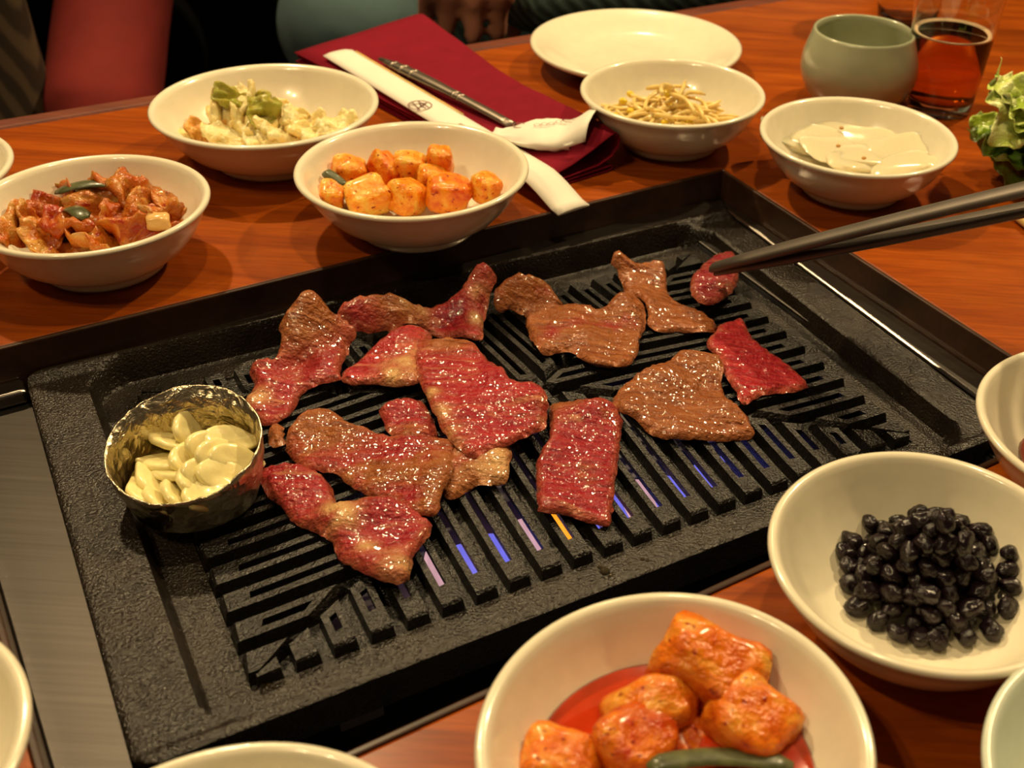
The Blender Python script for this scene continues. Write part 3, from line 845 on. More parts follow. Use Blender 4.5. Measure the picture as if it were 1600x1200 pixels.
RBL = ['orange radish cube behind the scallion piece', 'narrow red radish wedge between two orange cubes', 'pale topped radish cube beside the tall orange one', 'tall orange radish cube standing upright at the back of its bowl', 'big pale radish cube in front of the scallion piece', 'orange radish cube between the big pale one and the big red one', 'big red orange radish cube beside the small outermost one', 'small orange radish cube apart from the others by the bowl wall', 'small orange radish cube under the scallion piece', 'orange radish cube half hidden amid the other cubes']
for i, (u, v, hz, sz, rt, mi) in enumerate(rb):
    chunk('radish_cube', RBL[i], 'radish', GB, 'B', u, v, hz, sz, rt, M_RAD[mi], i + 1, 5.0, 0.07)
chunk('scallion_piece', 'dark green scallion piece on the radish cubes', 'scallion', None, 'B', 523, 279, .0265, (.017, .006, .005), (.1, .25, -.5), M_SCAL, 33)
GH = 'radish chunks in the red broth'
HL = ['tallest orange radish chunk, standing behind the others in red broth', 'pale sided radish chunk in red broth, leaning on the tallest one', 'deep red radish chunk in front of the pale sided one in red broth', 'broad orange radish chunk against the bean bowl side of the red broth', 'flat orange radish chunk at the outer edge of the red broth', 'half sunk red radish chunk between the others in red broth']
for i, (u, v, hz, sz, rt, mi) in enumerate([(1108,1045,.0250,(.034,.025,.026),(.3,.25,-.3),1),(1020,1105,.0205,(.030,.020,.020),(.2,-.2,.35),0),(990,1160,.0195,(.026,.022,.019),(.35,.1,.8),2),
      (1172,1128,.0200,(.028,.024,.021),(.1,.4,-.6),1),(880,1190,.0190,(.026,.020,.014),(.1,.1,-.2),1),(1090,1170,.0120,(.024,.022,.014),(.2,.1,.3),2)]):
    chunk('radish_chunk', HL[i], 'radish', GH, 'H', u, v, hz, sz, rt, M_RADH[mi], i + 20, 4.2, 0.16)
sc_pts = [un(1010 + 230 * q, 1196 - 14 * math.sin(q * PI), 0.026 - 0.004 * q) for q in [k / 10 for k in range(11)]]
o = link('scallion_strip', tube_mesh('scallion_strip', sc_pts, [0.0012] + [0.0036] * 9 + [0.0014], 10, True, 0.3), M_SCAL)
tag(o, 'dark green scallion strip lying across the radish chunks in red broth', 'scallion')
def broth(key, rn, col, label, rough=0.06):
    x, y, r, bz = BOWLS[key]
    z = inner_z(rn) * ZS
    m = simple('broth_' + key, col, rough, var=0.25, nscale=60, coat=0.6)
    o = link('broth', lathe_mesh('broth', [(0, -0.0015), (rn * r * 0.93, -0.0012), (rn * r * 0.985, 0.0), (rn * r * 0.96, 0.0004), (0, 0.0004)], 64), m)
    o.location = (x, y, bz + z); return tag(o, label, 'broth', kind='stuff')
broth('H', 0.76, (0.42, 0.030, 0.003), 'glossy red kimchi broth under the large radish chunks')
broth('A', 0.60, (0.70, 0.32, 0.06), 'thin orange broth under the pale cabbage kimchi')

def leaf_mesh(seed, nx=16, ny=16, crum=0.30, fold=0.35, thick=0.06, ruff=0.0):
    """crumpled leaf patch about 1 x 1 in size, with thickness"""
    so = Vector((seed * 3.7, seed * 1.9, seed * 5.3))
    def P(i, j, side):
        x, y = i / nx - 0.5, j / ny - 0.5
        k = 1 - 0.25 * (2 * abs(y)) ** 3
        q = Vector((x * 2.2, y * 2.2, 0)) + so
        z = crum * noise.noise(q) + crum * 0.55 * noise.noise(q * 2.3) + crum * 0.18 * noise.noise(q * 6)
        z += fold * (abs(x + 0.15 * noise.noise(q)) - 0.25)
        e = max(abs(2 * x), abs(2 * y)) ** 4
        z += ruff * e * math.sin((x - y) * 26 + seed) * 0.5
        dx = crum * 0.25 * noise.noise(q * 1.7 + Vector((9, 0, 0))); dy = crum * 0.25 * noise.noise(q * 1.7 + Vector((0, 9, 0)))
        t = thick * (1 - 0.6 * e)
        return Vector((x * k + dx + ruff * 0.2 * e * noise.noise(q * 5), y * 1.0 + dy, z + (t / 2 if side == 0 else -t / 2)))
    me = cells('leaf', nx, ny, lambda i, j: True, lambda i, j: P(i, j, 0), lambda i, j: P(i, j, 1), True)
    return me
M_KIM = [spicy_mat('kimchi_%d' % i, (0.60, 0.34, 0.08), (0.50, 0.13, 0.012), (0.34, 0.024, 0.004), b_) for i, b_ in enumerate((0.35, 0.55, 0.85))]
def leaf(name, label, cat, group, key, u, v, hz, size, rot, mat, seed, **kw):
    x, y, r, bz = BOWLS[key]
    o = link(name, leaf_mesh(seed, **kw), mat); o.location = un(u, v, bz + hz); o.rotation_euler = rot; o.scale = size
    return tag(o, label, cat, group)
GC = 'red cabbage kimchi leaves'
kc = [(52,368,.0150,(.024,.024,.022),(.2,.3,.2),1),(97,374,.0155,(.026,.022,.024),(.3,-.2,.6),0),(160,362,.0165,(.030,.024,.026),(.2,.2,1.0),1),(165,318,.0225,(.030,.020,.022),(.3,.1,.1),1),
      (221,288,.0240,(.026,.026,.026),(.4,.2,.4),1),(140,284,.0225,(.028,.018,.022),(.4,.1,.3),1),(93,330,.0190,(.022,.024,.024),(.3,-.4,.9),2),(228,318,.0225,(.022,.028,.024),(.5,.3,1.2),0),
      (205,350,.0190,(.026,.020,.022),(.2,.4,.5),2),(262,314,.0215,(.016,.020,.012),(.2,.4,.8),1),(120,348,.0185,(.026,.024,.024),(.2,.1,1.6),2),(190,300,.0205,(.026,.026,.024),(.3,.2,2.0),2),
      (240,335,.0185,(.024,.022,.020),(.2,.5,.2),1),(70,348,.0165,(.022,.022,.022),(.2,.3,1.2),1)]
for i, (u, v, hz, sz, rt, mi) in enumerate(kc):
    leaf('kimchi_leaf', 'crumpled red orange cabbage kimchi leaf', 'kimchi', GC, 'C', u, v, hz, tuple(k * (1.06 if i in (4, 5, 9) else 1.30) for k in sz), rt, M_KIM[mi], i + 1, crum=0.34, fold=0.45, thick=0.22)
chunk('kimchi_chunk', 'pale cabbage stem chunk among the red kimchi leaves', 'kimchi', None, 'C', 247, 346, .0210, (.012, .009, .009), (.2, .1, .4), simple('pale_stem', (0.70, 0.42, 0.14), 0.3, var=0.2, coat=0.4), 41)
for u, v, hz, L, a, lab in ((132, 294, .0310, .030, .30, 'dark green leek strip on top of the red cabbage kimchi'), (120, 334, .0265, .020, -.7, 'short dark green leek strip half buried in the red cabbage kimchi')):
    c = un(u, v, hz); d = Vector((math.cos(a), math.sin(a), 0.1))
    pts = [c + d * (L * (q - 0.5)) + Vector((0, 0, 0.0022 * math.sin(q * PI))) for q in [k / 8 for k in range(9)]]
    o = link('leek_strip', tube_mesh('leek_strip', pts, [0.0022] + [0.0046] * 7 + [0.0022], 8, True, 0.28), M_SCAL); tag(o, lab, 'leek')
M_WK = [spicy_mat('white_kimchi_%d' % i, *c, speck=False) for i, c in enumerate((((0.90, 0.78, 0.40), (0.86, 0.66, 0.24), (0.80, 0.50, 0.12)), ((0.90, 0.82, 0.50), (0.88, 0.74, 0.34), (0.82, 0.58, 0.18)), ((0.72, 0.40, 0.10), (0.66, 0.30, 0.05), (0.5, 0.16, 0.02))))]
GA = 'pale cabbage kimchi pieces'
wk = [(322,206,.0170,(.016,.012,.010),(.3,.2,.3),2),(348,186,.0230,(.010,.026,.010),(.7,.2,.5),0),(375,170,.0265,(.012,.024,.012),(.6,-.3,-.5),1),(298,208,.0160,(.020,.014,.009),(.2,.3,.5),0),
      (375,215,.0165,(.028,.013,.011),(.2,.1,.1),1),(395,190,.0215,(.018,.020,.014),(.4,.2,.8),0),(415,218,.0160,(.018,.016,.012),(.3,.1,.4),1),(443,210,.0175,(.017,.014,.013),(.2,.2,1.0),1),
      (476,188,.0210,(.017,.015,.012),(.3,.1,.2),1),(488,205,.0180,(.022,.012,.011),(.2,.2,.5),0),(527,197,.0200,(.018,.012,.010),(.1,-.3,.6),1),(505,213,.0165,(.018,.012,.010),(.2,.1,.3),1),(447,180,.0210,(.020,.012,.012),(.3,.2,-.2),0),
      (361,194,.0185,(.018,.018,.014),(.3,.1,.6),0),(345,212,.0160,(.016,.014,.011),(.2,.4,.9),1),(425,196,.0190,(.020,.016,.013),(.2,.1,.2),0)]
for i, (u, v, hz, sz, rt, mi) in enumerate(wk):
    leaf('cabbage_piece', 'pale yellow white cabbage kimchi piece', 'kimchi', GA, 'A', u, v, hz, (sz[0] * 1.5, sz[1] * 1.45, sz[2] * 1.9), rt, M_WK[mi], i + 60, crum=0.30, fold=0.45, thick=0.30)
M_YG = spicy_mat('yellow_green_leaf', (0.42, 0.40, 0.07), (0.34, 0.31, 0.03), (0.46, 0.36, 0.06), 0.5, False)
leaf('cabbage_leaf', 'yellow green cabbage leaf draped over the pale kimchi', 'kimchi', None, 'A', 380, 156, .0320, (.036, .018, .026), (.4, .1, .25), M_YG, 90, crum=0.4, fold=0.5, thick=0.10)
leaf('cabbage_leaf', 'wilted yellow green leaf hanging down the front of the pale kimchi', 'kimchi', None, 'A', 412, 178, .0275, (.022, .024, .026), (.9, .2, .5), M_YG, 91, crum=0.4, fold=0.4, thick=0.12)

# bean sprouts
M_SPR = simple('sprout_stem', (0.78, 0.58, 0.20), 0.3, var=0.2, nscale=120, coat=0.4, sss=0.2, ssr=0.003)
M_SPH = simple('sprout_head', (0.80, 0.56, 0.02), 0.3, var=0.15, nscale=90, coat=0.4)
head_me = chunk_mesh(5, 0.06, 0.01, 2.2, 3); head_me.materials.append(M_SPH)
rs = random.Random(5)
x, y, r, bz = BOWLS['D']
for i in range(92):
    rr_ = math.sqrt(rs.random()); a = rs.random() * 2 * PI
    cx_, cy_ = rr_ * 0.036 * math.cos(a), rr_ * 0.026 * math.sin(a)
    hgt_ = inner_z(rr_ * 0.58) * ZS + 0.004 + (1 - rr_ * 0.7) * 0.030 * rs.random() + 0.003
    th = rs.gauss(0.15, 0.7); L = rs.uniform(0.020, 0.036); bend = rs.uniform(-0.007, 0.007)
    dv = Vector((math.cos(th), math.sin(th), rs.uniform(-0.12, 0.12))); nv = Vector((-math.sin(th), math.cos(th), rs.uniform(0, 1.0)))
    pts = [Vector((0, 0, 0)) + dv * (L * (q - 0.5)) + nv * (bend * math.sin(q * PI)) for q in [k / 7 for k in range(8)]]
    rad = rs.uniform(0.0011, 0.0017)
    o = link('bean_sprout', tube_mesh('bean_sprout', pts, [rad * 0.7] + [rad] * 6 + [rad * 0.5], 7), M_SPR)
    o.location = (x + cx_ - 0.002, y + cy_ - 0.002, bz + hgt_)
    tag(o, 'pale yellow bean sprout in the sprout bowl', 'bean sprout', 'bean sprouts in the bowl before the plate')
    if i % 5 == 0:
        hd = link('bean_head', head_me, None, o); hd.location = pts[0]; hd.scale = (0.0062, 0.0046, 0.0044); hd.rotation_euler = (0.2, 0.3, th)

# translucent jelly slices
M_JEL = simple('white_jelly', (0.84, 0.76, 0.52), 0.12, var=0.05, nscale=40, coat=0.6, sss=0.5, ssr=0.006, trans=0.15)
for i, (u, v, hz, sz, rt) in enumerate([(1232,212,.0200,(.030,.020,.007),(.25,.3,.3)),(1275,218,.0185,(.034,.018,.008),(.2,.1,-.2)),(1300,203,.0200,(.030,.016,.008),(.4,.1,.1)),(1312,235,.0170,(.034,.022,.007),(.15,.1,.4)),
        (1350,222,.0190,(.030,.020,.008),(.3,-.1,-.3)),(1362,246,.0165,(.034,.020,.007),(.1,.1,.2)),(1398,238,.0195,(.030,.020,.008),(.3,-.2,.2)),(1410,258,.0190,(.030,.016,.007),(.1,-.3,-.1)),(1335,255,.0155,(.028,.016,.007),(.1,.2,.5))]):
    chunk('jelly_slice', 'translucent white jelly slice in the bowl by the celadon cup', 'jelly', 'white jelly slices', 'E', u, v, hz - 0.001, (sz[0] * 1.35, sz[1] * 1.4, sz[2] * 0.9), rt, M_JEL, i + 70, 3.6, 0.16)
for u, v in ((1315, 200), (1310, 228), (1350, 247)):
    p = un(u, v, 0.0245)
    o = link('sauce_speck', chunk_mesh(7, 0.1, 0.0, 2.2, 2), simple('brown_speck', (0.50, 0.25, 0.05), 0.4)); o.location = p; o.scale = (0.0032, 0.0026, 0.002)
    tag(o, 'tiny brown seasoning speck on the white jelly', 'seasoning', 'seasoning specks on the white jelly')

# black beans
M_BEAN = simple('black_bean', (0.010, 0.005, 0.007), 0.16, var=0.5, nscale=2.0, bumps=0.2, bscale=2.2, coat=0.0, spec=0.5)
M_BEAN.node_tree.nodes['Bump'].inputs['Distance'].default_value = 0.12
bean_me = []
for s_ in range(5):
    me = chunk_mesh(s_ + 3, 0.12, 0.10, 2.1, 6); me.materials.append(M_BEAN); bean_me.append(me)
rs = random.Random(3)
x, y, r, bz = BOWLS['G']
bc = un(1450, 893, 0.016); ox, oy = bc.x, bc.y
placed = []
tries = 0
while len(placed) < 150 and tries < 30000:
    tries += 1
    a = rs.random() * 2 * PI; q = math.sqrt(rs.random())
    px_, py_ = ox + 0.0335 * q * math.cos(a), oy + 0.0310 * q * math.sin(a)
    rn = math.hypot(px_ - x, py_ - y) / r
    if rn > 0.78: continue
    z = bz + inner_z(rn) * ZS + 0.0036
    for _ in range(12):
        hit = [p for p in placed if math.dist(p, (px_, py_, z)) < 0.0061]
        if not hit: break
        z = max(p[2] + math.sqrt(max(0, 0.0061 ** 2 - (p[0] - px_) ** 2 - (p[1] - py_) ** 2)) for p in hit) + 1e-5
    lim = bz + 0.0065 + 0.0350 * max(0, 1 - q * 1.02) ** 1.15 + 0.004
    if z > max(lim, bz + inner_z(rn) * ZS + 0.0040): continue
    placed.append((px_, py_, z))
for i, p in enumerate(placed):
    o = link('black_bean', bean_me[i % 5]); o.location = p
    k = rs.uniform(0.88, 1.1); o.scale = (0.0098 * k, 0.0074 * k, 0.0067 * k)
    o.rotation_euler = (rs.uniform(-.7, .7), rs.uniform(-.7, .7), rs.random() * PI)
    tag(o, 'glossy wrinkled black bean in the white bowl', 'bean', 'black beans in the white bowl')

# chili paste
x, y, r, bz = BOWLS['L']
o = link('chili_paste', chunk_mesh(12, 0.12, 0.06, 2.2, 7), simple('chili_paste', (0.16, 0.018, 0.008), 0.25, var=0.3, nscale=4, bumps=0.5, bscale=6, coat=0.5))
o.location = (x - 0.007, y - 0.002, bz + inner_z(0.45) * ZS + 0.005); o.scale = (0.054, 0.054, 0.022)
tag(o, 'dark red chili paste mound in the bowl by the pan corner', 'sauce')

# ------------------------------------------------------------------ cup, glasses
M_CEL = simple('celadon_glaze', (0.40, 0.42, 0.28), 0.22, var=0.08, nscale=30, coat=0.6)
CPROF = [(0, 0.003), (0.024, 0.003), (0.0245, 0.0), (0.029, 0.0), (0.031, 0.003), (0.0385, 0.012), (0.0428, 0.022), (0.0436, 0.029), (0.0425, 0.038), (0.0395, 0.047), (0.0372, 0.0535), (0.0368, 0.0552), (0.0355, 0.0558), (0.0343, 0.0548),
         (0.0350, 0.050), (0.0385, 0.040), (0.0402, 0.030), (0.0385, 0.020), (0.030, 0.008), (0, 0.0065)]
cp_ = un(1334, 163, 0)
o = link('tea_cup', lathe_mesh('tea_cup', CPROF, 80), M_CEL); o.location = cp_ + Vector((0, 0, 0.0005))
tag(o, 'round celadon green tea cup without a handle', 'cup')
def glass_mat(name, tint):
    m, nt, b = new_mat(name)
    nt.links.new(ramp(nt, noise_n(nt, coords(nt), 20), [(0.3, tint), (0.7, tuple(min(1, t * 1.02) for t in tint))]), b.inputs['Base Color'])
    b.inputs['Roughness'].default_value = 0.02
    b.inputs['Transmission Weight'].default_value = 1.0; b.inputs['IOR'].default_value = 1.45
    return m
M_GLASS = glass_mat('clear_glass', (0.95, 0.95, 0.92)); M_BEER = glass_mat('amber_beer', (0.80, 0.26, 0.03))
GPROF = [(0, 0.0), (0.0225, 0.0), (0.0240, 0.002), (0.0262, 0.020), (0.0300, 0.058), (0.0335, 0.098), (0.0350, 0.120), (0.0343, 0.1208), (0.0335, 0.120), (0.0320, 0.098), (0.0285, 0.058), (0.0248, 0.020), (0.0232, 0.010), (0.0180, 0.0085), (0, 0.0085)]
def beer(pos, level, lab, lab2):
    g = link('beer_glass', lathe_mesh('beer_glass', GPROF, 64), M_GLASS); g.location = pos + Vector((0, 0, 0.0005)); tag(g, lab, 'glass')
    def rad(z): return 0.0232 + (0.0285 - 0.0232) * (z - 0.010) / 0.048 + 0.00012
    prof = [(0, 0.00845), (0.0178, 0.00845), (0.0233, 0.0101), (0.0249, 0.020), (rad(level), level), (0, level)]
    b = link('beer', lathe_mesh('beer', prof, 64), M_BEER); b.location = g.location; tag(b, lab2, 'drink')
    fo = link('beer_foam', lathe_mesh('foam', [(rad(level) - 0.0035, level + 0.0002), (rad(level) - 0.0002, level + 0.0002), (rad(level) - 0.0002, level + 0.0014), (rad(level) - 0.0022, level + 0.0010), (rad(level) - 0.0035, level + 0.0002)], 64),
              simple('foam', (0.75, 0.55, 0.35), 0.6), b)
gp = un(1466, 170, 0)
beer(gp, 0.0575, 'clear beer glass more than half full beside the celadon cup', 'amber beer in the fuller glass beside the celadon cup')
g2 = link('water_glass', lathe_mesh('water_glass', GPROF, 64), M_GLASS); g2.location = un(1412, 40, 0) + Vector((0, 0, 0.0005)); tag(g2, 'clear empty drinking glass behind the celadon cup', 'glass')

# ------------------------------------------------------------------ napkin, chopstick sleeve, spoon
def cloth_mat(name, col, sc=1500):
    m, nt, b = new_mat(name)
    wv = nt.nodes.new('ShaderNodeTexWave'); wv.inputs['Scale'].default_value = sc / 6
    nt.links.new(coords(nt), wv.inputs['Vector'])
    f = noise_n(nt, coords(nt), 60, 4)
    nt.links.new(ramp(nt, f, [(0.3, tuple(c * 0.85 for c in col)), (0.7, col)]), b.inputs['Base Color'])
    b.inputs['Roughness'].default_value = 0.85; b.inputs['Specular IOR Level'].default_value = 0.15
    bump(nt, b, wv.outputs['Fac'], 0.15, 0.0004)
    return m
M_NAP = cloth_mat('burgundy_cloth', (0.21, 0.004, 0.017))
NA0, NB0 = un(838, 302, 0.001), un(962, 264, 0.001)
NA1, NB1 = un(462, 96, 0.001), un(655, 30, 0.006)
def nap_section(bl):
    sec = [(0.0, 0.0012), (0.4, 0.0012), (0.90, 0.0012), (0.955, 0.0020), (0.965, 0.0032), (0.945, 0.0042), (0.88, 0.0042), (0.4, 0.0034), (0.06, 0.0034), (0.02, 0.0042), (0.015, 0.0052), (0.05, 0.0060),
           (0.4, 0.0060), (0.78, 0.0062 + 0.05 * bl), (0.95, 0.0066 + 0.22 * bl), (1.03, 0.0070 + 0.52 * bl), (1.045, 0.0072 + 0.75 * bl), (1.03, 0.0080 + 0.92 * bl), (0.985, 0.0088 + 1.0 * bl), (0.90, 0.0088 + 0.90 * bl), (0.70, 0.0086 + 0.62 * bl), (0.45, 0.0084 + 0.30 * bl), (0.2, 0.0082 + 0.07 * bl), (0.0, 0.0080)]
    return sec
nv_ = 26; vs, fs = [], []
for j in range(nv_ + 1):
    q = j / nv_
    A = NA0.lerp(NA1, q); B = NB0.lerp(NB1, q)
    bl = 0.016 * (1 - sstep(q / 0.55)) + 0.0012
    for (uu, zz) in nap_section(bl):
        p = A.lerp(B, uu); w = 0.0009 * noise.noise(Vector((p.x * 30, p.y * 30, 1)))
        vs.append(Vector((p.x, p.y, zz + (w if zz > 0.005 else 0) )))
ns = len(nap_section(0))
for j in range(nv_):
    for i in range(ns - 1):
        fs.append((j * ns + i, j * ns + i + 1, (j + 1) * ns + i + 1, (j + 1) * ns + i))
nap = link('cloth_napkin', fixn(mesh('napkin', vs, fs)), M_NAP)
sm = nap.modifiers.new('thick', 'SOLIDIFY'); sm.thickness = 0.0007; sm.offset = 0
tag(nap, 'folded burgundy cloth napkin under the paper chopstick sleeve', 'napkin')
M_PAPER = simple('white_paper', (0.82, 0.78, 0.68), 0.75, var=0.03, nscale=30)
M_INK = simple('brown_ink', (0.20, 0.09, 0.07), 0.8)
M_STICK = simple('pale_wood_stick', (0.62, 0.42, 0.14), 0.6, var=0.15, nscale=100)
W0, W1 = un(528, 86, 0.0105), un(897, 324, 0.004)
wd = (W1 - W0); wl = wd.length; wdir = wd.normalized(); wn = Vector((-wdir.y, wdir.x, 0)).normalized()
def wz(q):
    return 0.0102 + 0.0014 - 0.0070 * sstep((q - 0.86) / 0.12) + (-0.0030) * sstep((q - 0.93) / 0.07) 
def wrap_pt(q, w, h):
    p = W0 + wd * q
    return Vector((p.x, p.y, wz(q) + h)) + wn * w
wr = empty('chopstick_sleeve', wrap_pt(0.5, 0, 0)); tag(wr, 'white paper chopstick sleeve with a round printed emblem on the burgundy napkin', 'chopsticks')
def wpart(name, me, mat, par=None):
    o = link(name, me, mat); o.parent = par or wr
    o.matrix_parent_inverse = Matrix.Translation(-Vector(wr.location)) ; return o
hw = 0.0118; nq = 40
we = [(-hw, 0.0), (-hw * 0.55, 0.0), (0, 0), (hw * 0.55, 0), (hw, 0)]
def crown(i): return (0.0, 0.0013, 0.0016, 0.0013, 0.0)[i]
slv = cells('sleeve', 4, nq, lambda i, j: True, lambda i, j: wrap_pt(j / nq, we[i][0], 0.0008 + crown(i) + (0.0014 if False else 0)), lambda i, j: wrap_pt(j / nq, we[i][0], 0.0), True)
slo = wpart('paper_sleeve', slv, M_PAPER)
for k in (0,):
    pts = [wrap_pt(0.02 + 0.5 * q, hw * 1.02, 0.0006) for q in [m / 8 for m in range(9)]]
    wpart('chopstick', tube_mesh('chopstick', pts, [0.0011] * 9, 6), M_STICK)
def ink_ring(cq, cw, ra, rb_, t, nn=40, a0=0, a1=2 * PI):
    vs, fs = [], []
    for i in range(nn + 1):
        a = a0 + (a1 - a0) * i / nn
        for rr2 in (1.0, 1 - t):
            vs.append(wrap_pt(cq + ra * rr2 * math.cos(a) / wl, cw + rb_ * rr2 * math.sin(a), 0.00265))
    for i in range(nn): fs.append((2 * i, 2 * i + 1, 2 * i + 3, 2 * i + 2))
    return vs, fs
def ink_line(q0, w0, q1, w1, t):
    d = Vector(((q1 - q0) * wl, w1 - w0)).normalized(); nx_, ny_ = -d.y * t, d.x * t
    vs = [wrap_pt(q0 + nx_ / wl, w0 + ny_, 0.00265), wrap_pt(q1 + nx_ / wl, w1 + ny_, 0.00265), wrap_pt(q1 - nx_ / wl, w1 - ny_, 0.00265), wrap_pt(q0 - nx_ / wl, w0 - ny_, 0.00265)]
    return vs, [(0, 1, 2, 3)]
def join_ink(parts):
    V, Fc = [], []
    for v, f in parts:
        b0 = len(V); V += v; Fc += [tuple(b0 + i for i in g) for g in f]
    return mesh('ink', V, Fc, False)
emb = un(656.5, 167, 0.013); cq = (emb - W0).dot(wdir) / wl; cw = (emb - W0).dot(wn)
R_ = 0.0088
segs = [ink_ring(cq, cw, R_, R_ * 0.92, 0.10)]
for (x0, y0, x1, y1) in ((-.8, .3, .75, .35), (-.6, -.5, -.1, .7), (-.1, .7, .5, -.6), (-.75, -.2, .7, -.45), (-.35, .1, .4, .1), (.1, -.1, .75, .1)):
    segs.append(ink_line(cq + x0 * R_ / wl, cw + y0 * R_, cq + x1 * R_ / wl, cw + y1 * R_, 0.00042))
io = link('printed_emblem', join_ink(segs), M_INK); io.parent = slo
tx = un(727, 204, 0.012); tq = (tx - W0).dot(wdir) / wl; tw = (tx - W0).dot(wn)
segs = []
for k in range(5):
    q0 = tq + (k - 2) * 0.0034 / wl
    segs += [ink_line(q0, tw - 0.0018, q0, tw + 0.0018, 0.0003), ink_line(q0, tw + 0.0018 * (1 if k % 2 else -1), q0 + 0.0022 / wl, tw + 0.0018 * (-1 if k % 3 else 1), 0.0003)]
io = link('printed_lettering', join_ink(segs), M_INK); io.parent = slo

# spoon in a crumpled paper sleeve
M_SPOON = steel_mat('dark_silver', (0.34, 0.29, 0.24), 0.38, (80, 80, 80))
S0, S1 = un(594, 92, 0.0135), un(800, 196, 0.0135)
sd_ = (S1 - S0); spoon = empty('table_spoon', S0); tag(spoon, 'dark silver spoon handle lying on the burgundy napkin, its bowl in white paper', 'spoon')
pts = [S0 + sd_ * q + Vector((0, 0, 0.0015 * math.sin(q * PI))) for q in [k / 16 for k in range(17)]]
def srad(q): return 0.0020 + 0.0032 * math.sin(min(1, q / 0.25) * PI / 2) * (1 if q < 0.35 else 1 - 0.35 * sstep((q - 0.35) / 0.3))
hd_ = link('handle', tube_mesh('handle', pts, [srad(k / 16) for k in range(17)], 10, True, 0.6), M_SPOON); hd_.parent = spoon; hd_.matrix_parent_inverse = Matrix.Translation(-S0)
for q in (0.12, 0.2, 0.28, 0.60, 0.64):
    c = S0 + sd_ * q + Vector((0, 0, 0.0015 * math.sin(q * PI)))
    o = link('handle_ring', tube_mesh('ring', [c - sd_.normalized() * 0.0016, c, c + sd_.normalized() * 0.0016], [srad(q) * 1.0, srad(q) * 1.12, srad(q) * 1.0], 10, True, 0.65), M_SPOON)
    o.parent = hd_
Q0, Q1 = un(772, 203, 0.016), un(930, 215, 0.018)
qd = Q1 - Q0; qn = Vector((-qd.y, qd.x, 0)).normalized()
nl, nr = 22, 28; vs, fs = [], []
for j in range(nl + 1):
    q = j / nl
    hw_ = 0.007 + 0.0125 * sstep(q / 0.45) + 0.003 * q
    hh = 0.0022 + 0.0028 * sstep(q / 0.5) + 0.0068 * sstep((q - 0.66) / 0.34)
    zc = 0.0118 + hh * 0.9 + 0.004 * (1 - sstep((q) / 0.3)) * 0.0
    for i in range(nr):
        a = 2 * PI * i / nr
        cx_ = math.copysign(abs(math.cos(a)) ** 0.8, math.cos(a)); sx_ = math.sin(a)
        p = Q0 + qd * (q - (0.16 * sstep((q - 0.6) / 0.4) if sx_ < -0.2 else 0) + 0.03 * cx_ * q) + qn * (hw_ * cx_)
        cr = 0.0016 * (1 - 0.6 * q) * (noise.noise(Vector((p.x * 160, p.y * 160, sx_ * 2))) + noise.noise(Vector((p.x * 70, p.y * 70, sx_ * 1.5 + 4))))
        vs.append(Vector((p.x, p.y, zc + hh * sx_ + cr + (0.002 * q if sx_ > 0 else 0))))
for j in range(nl):
    for i in range(nr):
        fs.append((j * nr + i, j * nr + (i + 1) % nr, (j + 1) * nr + (i + 1) % nr, (j + 1) * nr + i))
pb = link('paper_sleeve', mesh('spoon_paper', vs, fs), M_PAPER)
sm = pb.modifiers.new('thick', 'SOLIDIFY'); sm.thickness = 0.0003
tag(pb, 'crumpled white paper sleeve open at its end, on the burgundy napkin', 'paper')
def paper_pt(q, w):      # point on the top of the crumpled sleeve
    j = min(nl, max(0, int(round(q * nl)))); best = None
    p = Q0 + qd * q + qn * w
    c = [v for v in vs[j * nr:(j + 1) * nr + 0]]
    b = min(c, key=lambda v: abs((v - p).dot(qn)) - 0.5 * v.z)
    return Vector((p.x, p.y, b.z + 0.0012))
segs = []
for (q, w, ra) in ((0.24, 0.004, 0.0045), (0.44, -0.003, 0.0022), (0.50, 0.000, 0.0022), (0.56, 0.003, 0.0022), (0.62, 0.006, 0.0022), (0.74, 0.006, 0.0060)):
    vv, ff = [], []
    for i in range(21):
        a = 2 * PI * i / 20
        for k in (1, 0.78):
            e = 0.45 if ra > 0.005 else 1
            vv.append(paper_pt(q, w) + qd.normalized() * (ra * k * math.cos(a)) + qn * (ra * e * k * math.sin(a)))
    for i in range(20): ff.append((2 * i, 2 * i + 1, 2 * i + 3, 2 * i + 2))
    segs.append((vv, ff))
ik = link('printed_lettering', join_ink(segs), M_INK, pb)

